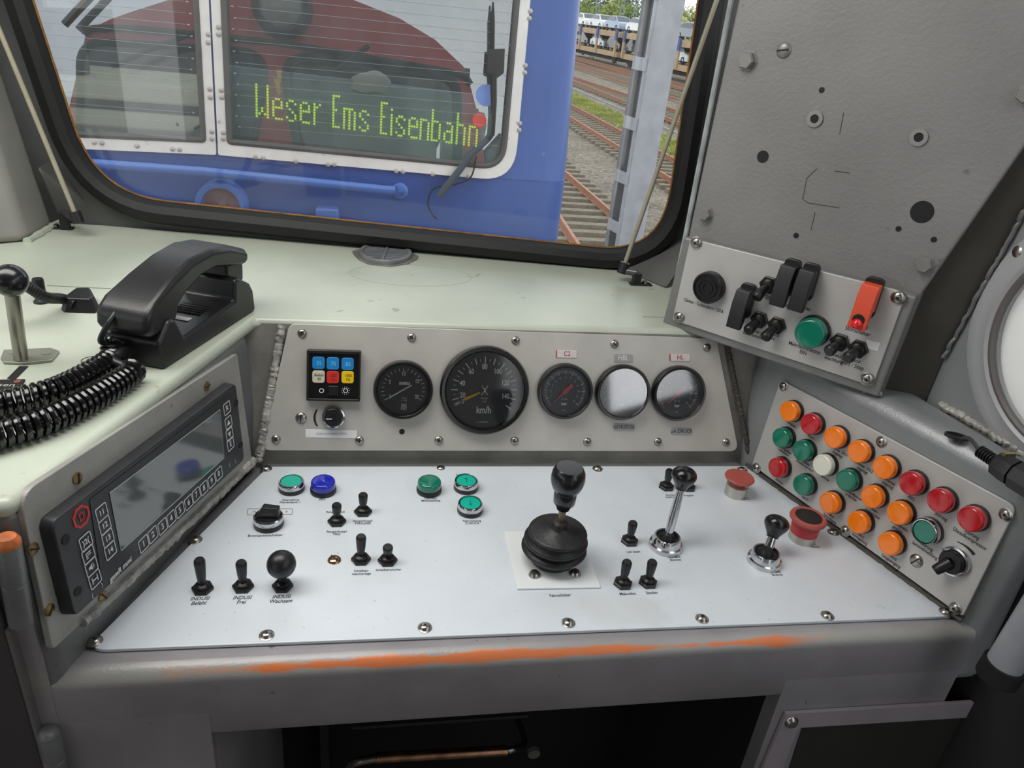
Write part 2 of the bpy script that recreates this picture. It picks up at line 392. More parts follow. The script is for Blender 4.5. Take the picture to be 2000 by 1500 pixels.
# desk bed and apron
ZB = .716
prof = [(.52, ZD-.004), (YF+.014, ZD-.004)] + [(YF+.014-.014*sin(a), ZD-.018+.014*cos(a)) for a in [pi/2*k/6 for k in range(7)]] + [(YF, ZB+.006), (YF+.004, ZB), (YF+.02, ZB), (YF+.02, ZD-.02), (.52, ZD-.02)]
ap = MB(); x0, x1 = Lf.x-.012, Rf.x+.012
va = ap._v([(x0, p[0], p[1]) for p in prof], None); vb = ap._v([(x1, p[0], p[1]) for p in prof], None); n = len(prof)
for i in range(n): ap.face([va[i], va[(i+1) % n], vb[(i+1) % n], vb[i]])
ap.face(va); ap.face(vb[::-1])
# worn orange primer along the front edge: an old stripe with its own outline
APM = mat('apron paint', (150, 146, 149), .42, .2, (10, .14), (420, .3, .0008), speck=[(70, .70, (60, 50, 44), .6)])
nt = APM.node_tree; N = nt.nodes.new; L = nt.links.new; bs = nt.nodes['Principled BSDF']
src = bs.inputs['Base Color'].links[0].from_socket
tcn = N('ShaderNodeTexCoord'); sp = N('ShaderNodeSeparateXYZ'); L(tcn.outputs['Object'], sp.inputs[0])
def mth(op, a, b=None, clamp=False):
    q = N('ShaderNodeMath'); q.operation = op; q.use_clamp = clamp
    for i, x in enumerate((a, b)):
        if x is None: continue
        if isinstance(x, (int, float)): q.inputs[i].default_value = x
        else: L(x, q.inputs[i])
    return q.outputs[0]
nz1 = N('ShaderNodeTexNoise'); nz1.inputs['Scale'].default_value = 22; nz1.inputs['Detail'].default_value = 7; L(tcn.outputs['Object'], nz1.inputs['Vector'])
yy = mth('SUBTRACT', sp.outputs['Y'], YF+.0045-.6)          # distance over the rounded edge
zz = mth('SUBTRACT', sp.outputs['Z'], ZD-.0085)
dd = mth('ADD', mth('MULTIPLY', yy, .7), mth('MULTIPLY', zz, .7))
dd = mth('ABSOLUTE', dd)
xx = mth('ABSOLUTE', mth('SUBTRACT', sp.outputs['X'], -.005))
band = mth('SUBTRACT', mth('ADD', -.0030, mth('MULTIPLY', nz1.outputs['Fac'], .0160)), dd)
rx = mth('SUBTRACT', mth('ADD', .245, mth('MULTIPLY', nz1.outputs['Fac'], .12)), xx)
fac = mth('MULTIPLY', mth('MULTIPLY', mth('MULTIPLY', band, 380, True), mth('MULTIPLY', rx, 14, True), True), .88)
band2 = mth('MULTIPLY', mth('SUBTRACT', mth('ADD', .006, mth('MULTIPLY', nz1.outputs['Fac'], .010)), dd), 110, True)
mxg = N('ShaderNodeMix'); mxg.data_type = 'RGBA'; L(mth('MULTIPLY', band2, .55), mxg.inputs[0]); L(src, mxg.inputs[6]); mxg.inputs[7].default_value = lin((166, 168, 156))
mx = N('ShaderNodeMix'); mx.data_type = 'RGBA'; L(fac, mx.inputs[0]); L(mxg.outputs[2], mx.inputs[6]); mx.inputs[7].default_value = lin((218, 116, 52)); L(mx.outputs[2], bs.inputs['Base Color'])
wp('front_apron', ap, APM)
bed = MB().prism([(Lf.x, YF+.03), (Rf.x, YF+.03), (Rr.x, B0.y+.02), (Lr.x, B0.y+.02)], ZD-.02, ZD-.0035)
wp('desk_bed', bed, GREY)
# cheeks
def cheek(A, B, pl, xo, xb, z1, y1):
    a0, b0 = A.copy(), B.copy(); a0.z = b0.z = ZB
    return MB().hexa([a0, b0, V((xb, y1, ZB)), V((xo, YF, ZB))] + [up(pl, A, z1), up(pl, B, z1), V((xb, y1, z1)), V((xo, up(pl, A, z1).y, z1))])
def rwx(y): return RW.o.x + RW.u.x*(y-RW.o.y)/RW.u.y
wp('left_cheek', cheek(Lf, Lr, LEFT, -1.2, -1.2, H-.010, 1.0), GREY, bevel=.010)
ck = cheek(Rf, Rr, RIGHT, rwx(YF), rwx(.9), H, .9)
wp('right_cheek', ck, mat('cheek paint', (140, 142, 143), .36, .25, (12, .12), (420, .3, .0007), speck=[(50, .70, (120, 100, 80), .5)]), bevel=.020, seg=6)
# green top
tL0 = up(LEFT, Lf, H); tLr = up(LEFT, Lr, H); tB = up(BANK, V((Lr.x, B0.y, ZD)), H)
cL = isect(tL0.to_2d(), tLr.to_2d(), (tB.x-1, tB.y-.002), (tB.x+1, tB.y-.002))
ku = LEFT.n*.0012
cb = TOP.hit(1412, 664)
top = MB().prism([(-1.2, tL0.y-.002), (tL0.x+ku.x, tL0.y-.002), (cL[0]+ku.x, cL[1]), (cb.x, tB.y-.002), tuple(TOP.hit(1312, 628).to_2d()), (.44, .95), tuple(WS.P(.87, 0, .0).to_2d()), tuple(WS.P(-.02, 0, 0).to_2d()), (-.6, 1.19), (-1.2, 1.12)], H-.016, H)
wp('top_cover', top, GREEN, bevel=.011, seg=5)
# knee hole: legs of the console and the dark back of the recess
leg1 = MB().hexa([(-.30, YF-.0004, 0), (-.137, YF-.0004, 0), (-.137, YF+.03, 0), (-.30, YF+.03, 0), (-.30, YF-.0004, ZB+.03), (-.137, YF-.0004, ZB+.03), (-.137, YF+.019, ZB+.03), (-.30, YF+.019, ZB+.03)])
leg1.hexa([(-.139, YF+.004, 0), (-.128, YF+.03, 0), (-.128, .78, 0), (-.139, .78, 0), (-.139, YF+.004, ZB+.012), (-.128, YF+.03, ZB+.012), (-.128, .78, ZB+.012), (-.139, .78, ZB+.012)])
leg1.box(((-.30+Lf.x-.012)/2, YF+.009, .46), (Lf.x-.012+.30, .0192, .92))
wp('left_leg', leg1, APM)
lx = FRONT.uv(1512, 1390)[0]
leg2 = MB().box(((lx+Rf.x+.012)/2, YF+.0092, ZB/2+.012), (Rf.x+.012-lx, .0192, ZB+.024))
wp('right_leg', leg2, APM)
wp('recess_side', MB().box((lx+.008, .63, ZB/2), (.012, .30, ZB-.01)), mat('recess shade black', (8, 8, 9), .8))  # both recess faces coloured near black to carry the shade
wp('recess_back', MB().box((.22, .79, .37), (.74, .02, .70)), mat('recess shade black', (8, 8, 9), .8))
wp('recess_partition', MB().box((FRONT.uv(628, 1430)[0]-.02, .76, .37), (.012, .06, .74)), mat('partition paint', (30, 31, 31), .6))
# weld beads at the corners
def bead(a, b, r, n=90, j=.0006): return MB().tube([a.lerp(b, t/n) + V([random.uniform(-j, j) for _ in range(3)]) for t in range(n+1)], [r*random.uniform(.8, 1.15) for _ in range(n+1)], 8)
bc0, bc1 = BANK.hit(505, 902, .002), BANK.hit(551, 636, .002)
wp('weld_bead', bead(bc0, bc1, .0048), WELD)
wp('weld_bead', bead(LEFT.hit(494, 900, .003), LEFT.hit(160, 1215, .003), .0058), WELD)
wp('weld_bead', bead(BANK.hit(1466, 900, .002), BANK.hit(1420, 672, .002), .0035), mat('dirty weld', (70, 66, 60), .6))
wp('weld_bead', bead(DESK.hit(1458, 908, .001), DESK.hit(1880, 1212, .001), .0035), mat('dirty weld', (70, 66, 60), .6))
# raised grey carrier plate round the radio, with its brass screws
cp = rpoly(pxpoly(LEFT, [(36, 966), (462, 690), (492, 905), (101, 1270)], .003), [.018, .004, .004, .004])
carrier = thing('radio_carrier_plate', 'grey painted mounting plate with brass slotted screws behind the cab radio', 'plate', LEFT.mat())
part('plate', MB().prism(cp, -.002, .004), mat('carrier paint', (158, 157, 152), .45, .2, (14, .15), (300, .35, .0008), speck=[(70, .69, (120, 92, 70), .6)]), carrier, bevel=.001, seg=2)
def slotted(r=.006, h=.002):
    def f(): return MB().lathe([(r, 0), (r, h*.6), (r*.7, h), (0, h*1.05)], 20).box((0, 0, h*1.1), (r*1.7, r*.28, h*.25))
    return f
for i, (x, y) in enumerate([(403, 754), (150, 934), (64, 1072), (96, 1191), (200, 1164)]):
    u, v_ = LEFT.uv(x, y, .004)
    o = cpart('screw', 'slot6', slotted(.0050, .0016), BRASS, carrier); o.location = (u, v_, .004); o.rotation_euler.z = i*1.3
    o = cpart('slot', 'slotm', lambda: MB().box((0, 0, 0), (.0085, .0011, .0006)), MBLACK, carrier); o.location = (u, v_, .0060); o.rotation_euler.z = i*1.3
# cabinet door at the far left with two hinges
def hinge(px, py0, py1, lab, cap):
    a, b = FRONT.hit(px[0], py0, .006), FRONT.hit(px[1], py1, .006); d = (a-b); L_ = d.length; r = .0085
    t = thing('door_hinge', lab, 'hinge', M.Translation(b)); q = d.to_track_quat('Z', 'Y').to_matrix().to_4x4()
    part('knuckle', MB().lathe([(0, 0), (r, 0), (r, L_*.46), (r*.9, L_*.47)], 20, q), GREY, t)
    part('knuckle', MB().lathe([(r*.9, L_*.47), (r, L_*.48), (r, L_*.93), (r*.7, L_*.985), (0, L_)], 20, q), GREY, t)
    part('cap', MB().lathe([(r*1.02, L_*.90), (r*1.02, L_*.94), (r*.72, L_*.992), (0, L_*1.006)], 20, q), cap, t)
hinge((12, 42), 1046, 1215, 'grey upper cabinet hinge with a bare orange cap at the far left edge', mat('orange primer', (212, 118, 62), .55, 0, (90, .3)))
hinge((93, 118), 1424, 1530, 'grey lower cabinet hinge with a rounded cap in the bottom left corner', GREY)
dp = FRONT.uv(28, 1215); dq = FRONT.uv(84, 1425)
dr = thing('cabinet_door', 'dark grey cabinet door below the console at the far left edge', 'cabinet door', FRONT.mat(dp[0], dp[1], 0))
part('panel', MB().prism([(-.3, .22), (-.004, .22), (-.004, -.6), (-.3, -.6)], .001, .006), mat('door paint', (72, 68, 70), .5, .1, (10, .1)), dr, bevel=.002)
part('edge_strip', MB().prism([(-.003, .0), (0, .0), (0, -.6), (-.003, -.6)], .001, .009), mat('bare edge', (128, 126, 124), .35, .5), dr)
# ================================================================ PLATES
PH = .0035
def scr(parent, pl, px, kind, m=NICKEL, r=.0068, h=PH, rot=0):
    u, v_ = pl.uv(px[0], px[1], h)
    if kind == 'dome':
        f = lambda: MB().lathe([(r*1.18, 0), (r*1.18, r*.10), (r, r*.16), (r*.86, r*.42), (r*.55, r*.62), (r*.30, r*.66), (.0, r*.66)], 24)
        g = lambda: MB().lathe([(r*.27, 0), (r*.27, r*.05), (0, r*.05)], 6); hz = r*.66
    elif kind == 'cross':
        f = lambda: MB().lathe([(r*1.1, 0), (r*1.02, r*.2), (r*.8, r*.46), (r*.45, r*.58), (0, r*.6)], 24)
        g = lambda: MB().box((0, 0, 0), (r*1.0, r*.22, r*.08)).box((0, 0, 0), (r*.22, r*1.0, r*.081)); hz = r*.6
    else:
        f = lambda: MB().lathe([(r*1.15, 0), (r*1.1, r*.16), (r*.85, r*.4), (r*.4, r*.52), (0, r*.54)], 24)
        g = lambda: MB().box((0, 0, 0), (r*1.7, r*.22, r*.14)); hz = r*.49
    o = cpart('screw', f'{kind}{r}', f, m, parent); o.location = (u, v_, h); o.rotation_euler.z = rot
    o2 = cpart('drive_recess', f'{kind}{r}g', g, MBLACK, o); o2.location = (0, 0, hz)
def lettering(parent, pl, items, h, size, m=INK, name='lettering', sx=.80):
    for it in items:
        s = it[2]; k = it[3] if len(it) > 3 else 1; t = MB()
        u, v_ = pl.uv(it[0], it[1], h); t.text(s, size*k, u, v_, h+.0002, sx=sx, shear=it[4] if len(it) > 4 else 0, ls=.9, bold=size*k*.012)
        part(name, t, m, parent)
# ---- instrument plate
ip = thing('instrument_plate', 'tapered brushed steel instrument plate carrying the round gauges', 'instrument panel', BANK.mat())
pp = rpoly(pxpoly(BANK, [(565, 632), (1400, 661), (1443, 882), (509, 880)], PH), .010)
part('plate', MB().prism(pp, .0, PH), STEEL, ip, bevel=.0008, seg=2)
for i, q in enumerate([(590, 651), (804, 659), (1007, 665), (1200, 672), (1381, 679), (539, 858), (702, 860), (857, 860), (1005, 861), (1147, 863), (1285, 863), (1418, 864)]):
    scr(ip, BANK, q, 'cross', r=.0050, rot=i*.8)
scr(ip, BANK, (588, 816), 'slot', r=.0058, rot=1.5)
u, v_ = BANK.uv(785, 843, PH)
part('hole', MB().lathe([(.0034, 0), (.0034, .0004), (0, .0004)], 20, M.Translation((u, v_, PH))), MBLACK, ip)
lab = MB().prism(pxpoly(BANK, [(597, 838), (697, 841), (697, 856), (597, 854)], PH), PH, PH+.0004)
part('blank_label', lab, WHITE, ip, label='white paper label strip with faded writing')
lettering(ip, BANK, [(648, 847, 'Störschalter SIFA')], PH+.0004, .0042, mat('faded ink', (170, 174, 182), .7), 'label_writing', 1.2)
def tagplate(px, txt, col, ink, size, frame=None):
    w, h_ = px[2]; t = MB().prism(pxpoly(BANK, [(px[0]-w/2, px[1]-h_/2), (px[0]+w/2, px[1]-h_/2+.6), (px[0]+w/2, px[1]+h_/2+.6), (px[0]-w/2, px[1]+h_/2)], PH), PH, PH+.0009)
    o = part('name_tag', t, col, ip, label=frame)
    if frame and 'red' in frame:
        part('tag_edge', MB().prism(pxpoly(BANK, [(px[0]-w/2-2, px[1]-h_/2), (px[0]-w/2, px[1]-h_/2), (px[0]-w/2, px[1]+h_/2), (px[0]-w/2-2, px[1]+h_/2)], PH), PH, PH+.0009), mat('red tag edge', (172, 60, 66), .5), o)
    tt = MB(); u, v_ = BANK.uv(px[0], px[1], PH); tt.text(txt, size, u, v_, PH+.0011, sx=.85); part('tag_writing', tt, ink, o)
RINK = mat('red ink', (150, 52, 62), .6); GT = mat('grey tag', (158, 158, 160), .5); WT = mat('white tag', (220, 208, 206), .5)
tagplate((1107, 691, (38, 14)), 'C2', WT, RINK, .0085, 'white tag with red edge')
tagplate((1217, 699, (35, 15)), 'HBL', GT, WHITE, .0092)
tagplate((1219, 834, (39, 13)), 'GETR.ST.DR.', GT, INK, .0064)
tagplate((1328, 698, (37, 13)), 'HL', WT, RINK, .0085, 'white tag with red edge')
tagplate((1331, 842, (38, 13)), 'µA-DRUCK', GT, INK, .0072)
# ---- desk plate
dpl = thing('desk_plate', 'pale grey desk plate holding the brake levers and toggle switches', 'control panel', DESK.mat())
pp = rpoly(pxpoly(DESK, [(523, 911), (1462, 910), (1862, 1203), (165, 1270)], 0), [.004, .004, .004, .012])
DH = .0
part('plate', MB().prism(pp, -.0035, DH), DESKM, dpl, bevel=.0008, seg=2)
for i, q in enumerate([(185, 1253), (521, 1241), (830, 1226), (1110, 1217), (1371, 1209), (1616, 1203), (1847, 1196), (382, 1055), (520, 916), (1167, 916), (1627, 1040), (1450, 918)]):
    scr(dpl, DESK, q, 'dome', h=DH, r=.0056, rot=i*.7)
scr(dpl, DESK, (861, 914), 'slot', h=DH, r=.0045, rot=.5)
scr(dpl, DESK, (653, 1094), 'slot', h=DH, r=.0060, rot=-.9, m=mat('copper screw', (176, 140, 112), .25, 1))
lettering(dpl, DESK, [(567, 979, 'Übernahme\nFührerstand 1'), (629, 976, 'SIFA'), (518, 1046, 'Bremsartenschalter', 1.1), (656, 1000, 'Rangierkuppl.', .95), (658, 1041, 'Rangierkuppl.\nFREI'),
    (709, 1020, 'Rangierkuppl.\nFREIGABE'), (389, 1174, 'INDUSI\nBefehl', 1.3, .2), (472, 1172, 'INDUSI\nFrei', 1.3, .2), (549, 1170, 'INDUSI\nWachsam', 1.3, .2), (706, 1118, 'Scheiben-\nwaschanlage', .95),
    (759, 1113, 'Scheibenwischer', .95), (841, 976, 'Getriebe\nMittelstellung'), (907, 928, 'Fahrrichtung'), (922, 1020, 'Fahrrichtung\nZURÜCK'), (1094, 1163, 'Fahrschalter', 1.1),
    (1310, 969, 'Bremse\nangezogen', .9), (1345, 968, 'Freigabe', .9), (1454, 974, 'Notaus\nMotor 1', .9), (1237, 1078, 'Lok lösen', 1), (1318, 1091, 'Indirekte\nBremse', 1), (1226, 1160, 'Makrofon', 1.1),
    (1273, 1158, 'Sanden', 1.1), (1516, 1120, 'Direkte\nBremse', 1), (1590, 1066, 'SIFA\nNotaus', .9)], DH, .0050, INK)
for a, b in (((483, 994), (512, 1006)), ((538, 994), (571, 1005))):
    fr = MB(); c = rpoly([DESK.uv(a[0], a[1]), DESK.uv(b[0], a[1]), DESK.uv(b[0], b[1]), DESK.uv(a[0], b[1])][::-1], .002, 3); fr.stroke(c, .0005, 0, .0003, True); part('legend_frame', fr, mat('grey ink', (96, 96, 98), .7), dpl)
lettering(dpl, DESK, [(497, 1000, 'P2'), (560, 1000, 'R')], DH, .0045, mat('grey ink', (96, 96, 98), .7))
# ---- lamp plate on the right cheek
lp = thing('lamp_plate', 'slanting steel plate at the right holding three rows of warning lamps', 'indicator panel', RIGHT.mat())
pp = rpoly(pxpoly(RIGHT, [(1524, 742), (1985, 990), (1880, 1205), (1468, 908)], PH), [.006, .010, .004, .004])
LAMPM = mat('lamp plate steel', (186, 184, 180), .42, .25, (22, .05), None, speck=[(160, .74, (120, 110, 96), .5), (6, .66, (190, 170, 164), .35)])
part('plate', MB().prism(pp, .0, PH), LAMPM, lp, bevel=.0008, seg=2)
for i, q in enumerate([(1531, 755), (1722, 863), (1965, 1005), (1478, 914), (1651, 1037), (1866, 1188)]): scr(lp, RIGHT, q, 'dome', r=.0056, rot=i)
scr(lp, RIGHT, (1790, 1095), 'slot', r=.0065, rot=1.1)
# ---- switch box and its plate
PB = .016
pb = thing('pillar_panel', 'large grey hammered panel with bolts and empty holes at the upper right', 'panel', BOX.mat())
poly = pxpoly(BOX, [(1306, 627), (1345, 455), (1442, 0), (1462, -95), (2140, -95), (2140, 85), (1800, 573), (1722, 768)])
PPM = mat('pillar panel paint', (134, 133, 131), .40, .15, (7, .10), (210, .30, .0012), speck=[(42, .70, (78, 72, 68), .6), (8, .68, (150, 132, 126), .35)])
part('sheet', MB().prism(poly, -.11, 0), PPM, pb, bevel=.003)
edge = MB().tube([BOX.hit(1440, -60, .001), BOX.hit(1340, 455, .001), BOX.hit(1304, 628, .001)], .0032, 8)
wp('edge_highlight', edge, mat('edge highlight paint', (168, 176, 176), .35, .2, (40, .2), (200, .6, .001)), pb)  # pale colour paints a highlight along the panel's left edge
def hexbolt(px, r):
    u, v_ = BOX.uv(px[0], px[1], .006)
    o = cpart('bolt', f'hb{r}', lambda: MB().lathe([(r*1.25, 0), (r*1.25, .001), (r*1.0, .001), (r*1.0, .0065), (r*.86, .0085), (0, .0085)], 6), mat('painted bolt', (138, 136, 132), .35, .3), pb, sharp=.4)
    o.location = (u, v_, 0); o.rotation_euler.z = px[0] % 1.5
for q, r in (((1456, 118), .0095), ((1375, 419), .0078), ((1804, 518), .0082), ((2003, 184), .0082)): hexbolt(q, r)
scr(pb, BOX, (1531, 98), 'slot', mat('painted bolt', (138, 136, 132), .35, .3), r=.0072, h=0, rot=.2)
for x, y, r in ((1605, 176, .0030), (1490, 306, .0068), (1801, 414, .0112), (1755, 447, .0030), (1824, 468, .0030), (1555, 460, .0032)):
    u, v_ = BOX.uv(x, y); part('hole', MB().lathe([(r, 0), (r, .0003), (0, .0003)], 24, M.Translation((u, v_, 0))), MBLACK, pb)
for x, y in ((1592, 232), (1795, 268)):
    u, v_ = BOX.uv(x, y)
    o = cpart('rivet_nut', 'rn', lambda: MB().lathe([(.0085, 0), (.0085, .002), (.0045, .002), (.0045, .0005)], 24), NICKEL, pb); o.location = (u, v_, 0)
    o2 = cpart('bore', 'rnb', lambda: MB().lathe([(.0046, 0), (.0046, .0012), (0, .0012)], 24), MBLACK, o)
scm = MB()
for st in ([(1596, 329), (1576, 348), (1568, 389), (1578, 396), (1640, 406)], [(1630, 334), (1660, 338)], [(1592, 415), (1584, 450)], [(1648, 220), (1640, 262)]): scm.stroke(pxpoly(BOX, st), .0009, 0, .00025)
part('scratch_marks', scm, mat('bare scratch', (70, 62, 56), .6), pb)
sbx = thing('switch_box', 'grey welded switch box under the large bolted panel', 'switch box', BOX.mat())
poly = pxpoly(BOX, [(1304, 628), (1347, 459), (1797, 574), (1722, 768)], 0)
part('housing', MB().prism(poly, .0004, PB), mat('box paint', (126, 126, 124), .42, .2, (12, .12), (400, .3, .0007)), sbx, bevel=.003)
wbm = MB().tube([(0, 0, 0)]*0 or [BOX.hit(1306, 627, PB-.006).lerp(BOX.hit(1722, 768, PB-.006), t/50) + V([random.uniform(-.0015, .0015) for _ in range(3)]) for t in range(51)], [.004*random.uniform(.6, 1.4) for _ in range(51)], 8)
wp('weld_bead', wbm, WELD, sbx)
pp = rpoly(pxpoly(BOX, [(1348, 466), (1770, 572), (1704, 755), (1313, 625)], PB+.003), .004)
part('plate', MB().prism(pp, PB-.001, PB+.003), mat('switch plate', (190, 188, 184), .42, .25, (16, .06), None, speck=[(150, .74, (110, 100, 92), .5), (7, .66, (186, 168, 164), .4)]), sbx, bevel=.0008, seg=2)
HB = PB+.003
for i, q in enumerate([(1360, 474), (1755, 581), (1327, 619), (1694, 740)]): scr(sbx, BOX, q, 'dome', h=HB, r=.0066, rot=i)
part('blank_sticker', MB().prism(pxpoly(BOX, [(1693, 663), (1719, 670), (1714, 686), (1689, 678)], HB), HB, HB+.0004), WHITE, sbx, label='small white blank sticker')
part('blank_sticker', MB().prism(pxpoly(BOX, [(1446, 636), (1457, 631), (1455, 646), (1443, 641)], HB), HB, HB+.0004), WHITE, sbx, label='small white blank sticker')
lettering(sbx, BOX, [(1374, 597, 'Gleiter / Schleudern / SIFA'), (1503, 582, 'ZDE2', .95), (1537, 598, 'FR2', .95), (1574, 602, 'SFres.', .95), (1474, 651, 'Führer-\nLeuchtmelder'), (1508, 656, 'INDUSI\nEIN'),
    (1570, 684, 'Mehrfachtraktion\nEIN', 1.08), (1630, 698, 'Deckenbe-\nleuchtung', 1.08), (1666, 708, 'Motor\nStart / Stop', 1.12), (1677, 642, 'INDUSI\nStörschalter', 1.1)], HB, .0062, INK)

# ================================================================ BUTTONS AND LAMPS
LENS = {'orange': mat('orange lens', (250, 128, 8), .22, 0, (4, .04), coat=.6), 'red': mat('red lens', (186, 20, 28), .18, 0, (4, .06), coat=.7), 'green': mat('green lens', (0, 116, 92), .18, 0, (4, .06), coat=.7),
        'white': mat('white lens', (222, 222, 206), .25, 0, (4, .04), coat=.5), 'blue': mat('blue lens', (22, 38, 178), .18, 0, (4, .06), coat=.7), 'teal': mat('teal button cap', (10, 176, 152), .35, 0, (6, .05))}
def lamp(pl, px, colr, lab, base=PH, group=None, k=1.0):
    R = .0140*k; h0, h1 = .0062*k, .0150*k
    t = thing('indicator_lamp', lab, 'indicator lamp', pl.at(px[0], px[1], base+h1, base), group)
    cpart('base_ring', f'lb{k}', lambda: MB().lathe([(R*1.03, 0), (R*1.05, .001), (R*1.05, h0*.8), (R*.98, h0), (0, h0)], 36), BLACK, t)
    cpart('lens', f'll{k}', lambda: MB().lathe([(R*.98, h0), (R*.98, h1*.80), (R*.95, h1*.92), (R*.88, h1*.99), (R*.82, h1), (R*.79, h1*.965), (R*.5, h1*.985), (0, h1*.995)], 40), LENS[colr], t, sharp=.9)
    return t
def push(pl, px, lab, base=PH, arrow=0, k=1.0):
    R = .0143*k
    t = thing('push_button', lab, 'push button', pl.at(px[0], px[1], base+.012*k, base))
    cpart('base_ring', f'pb{k}', lambda: MB().lathe([(R*1.0, 0), (R*1.02, .001), (R*1.02, .0055), (0, .0055)], 36), BLACK, t)
    cpart('bezel', f'pz{k}', lambda: MB().lathe([(R*1.0, .0055), (R*1.02, .0062), (R*1.0, .0105), (R*.93, .012), (R*.86, .0118), (R*.84, .010), (R*.84, .006)], 40), CHROME, t)
    cpart('cap', f'pc{k}', lambda: MB().lathe([(R*.82, .006), (R*.82, .0105), (R*.78, .0112), (0, .0115)], 36), LENS['teal'] if pl is DESK else LENS['green'], t)
    if arrow:
        a = MB(); s = arrow*.004
        a.stroke([(0, -s), (0, s)], .0008, .0116, .0118).stroke([(-.0016, s-arrow*.0018), (0, s), (.0016, s-arrow*.0018)], .0008, .0116, .0118)
        part('arrow_mark', a, mat('dark teal ink', (10, 110, 98), .5), t)
    return t
push(DESK, (569, 938), 'chrome-ringed teal push button at the rear left of the desk, beside the blue lamp', DH)
push(DESK, (911, 937), 'chrome-ringed teal push button with an up arrow, rearmost of the arrow pair', DH, 1)
push(DESK, (919, 981), 'chrome-ringed teal push button with a down arrow, frontmost of the arrow pair', DH, -1)
lamp(DESK, (631, 938), 'blue', 'dark blue indicator lamp at the rear left of the desk plate', DH)
lamp(DESK, (839, 938), 'green', 'green indicator lamp on the desk left of the two arrow buttons', DH)
LR = [(1538, 804, 'orange', 'first of the top row, at the top left of the slanting plate'), (1579, 829, 'red', 'second lamp of the top row, between two orange ones'), (1626, 855, 'orange', 'third lamp of the top row, right of the red one'),
      (1673, 883, 'orange', 'fourth lamp of the top row'), (1723, 914, 'orange', 'fifth lamp of the top row, left of the three red ones'), (1776, 945, 'red', 'sixth lamp of the top row, first of the three reds'),
      (1832, 979, 'red', 'seventh lamp of the top row, middle of the three reds'), (1893, 1015, 'red', 'last lamp of the top row, above the dimmer knob'),
      (1523, 856, 'green', 'first lamp of the middle row, at the left edge'), (1563, 881, 'green', 'second lamp of the middle row, left of the white lamp'), (1604, 909, 'white', 'only white lamp on the slanting plate'),
      (1650, 939, 'green', 'lamp of the middle row just right of the white lamp'), (1700, 971, 'orange', 'lamp of the middle row right of the green one'), (1752, 1003, 'orange', 'lamp of the middle row just left of the chrome-ringed button'),
      (1515, 914, 'red', 'cracked lamp at the bottom left corner of the slanting plate'), (1564, 948, 'green', 'lamp of the bottom row, right of the cracked red one'), (1617, 983, 'orange', 'lamp of the bottom row behind the black-topped mushroom button'),
      (1673, 1021, 'orange', 'lamp of the bottom row beside the lower edge screw'), (1734, 1063, 'orange', 'last lamp of the bottom row, left of the slotted screw')]
for x, y, c, l in LR: lamp(RIGHT, (x, y), c, c+' lamp, '+l, PH, None, .93)
push(RIGHT, (1804, 1039), 'chrome-ringed green push button at the right end of the middle lamp row', PH)
lamp(BOX, (1580, 653), 'green', 'green indicator lamp on the upper right switch box', HB, None, 1.25)
lettering(lp, RIGHT, [(1546, 829, 'Voralarm', .9), (1584, 853, 'Alarm', .9), (1638, 884, 'Bremse  DG1\nangelegt'), (1686, 915, 'Bremse  DG2\nangelegt'), (1736, 944, 'Bremse\nangelegt'), (1780, 973, 'ASG', 1), (1838, 1009, 'Störung', 1), (1896, 1048, 'Störung\nDieselkompressor', 1.1),
    (1531, 880, 'Ladeluftgebläse\nLokbatterie', .85), (1573, 907, 'Gebläse\nDieselkompressor', .85), (1612, 934, 'Bremse', .85), (1664, 968, 'Kraftstoffpumpe\nin Betrieb', .9), (1706, 1000, 'Über-\ntemperatur', 1), (1755, 1030, 'Grenzdrehz.\ngestört', 1), (1808, 1071, 'Störung\nSammelmeldung', 1.05),
    (1522, 940, 'Anhänge', .85), (1572, 973, 'Takt P1', .9), (1622, 1010, 'Fahrt\nSchnellgang', .95), (1680, 1049, 'Fahrt\nVerriegelung', .95), (1742, 1092, 'Fahrt\nLangsamgang', 1.05)], PH, .0054, INK)
arc = MB(); u, v_ = RIGHT.uv(1853, 1103, .01)
arc.prism([(u+.024*cos(a), v_+.024*sin(a)) for a in [1.0+.8*k/8 for k in range(9)]] + [(u+(.0245+.003*(8-k)/8)*cos(a), v_+(.0245+.003*(8-k)/8)*sin(a)) for k, a in [(k, 1.0+.8*k/8) for k in range(8, -1, -1)]], PH, PH+.0003)
part('dimmer_mark', arc, INK, lp)

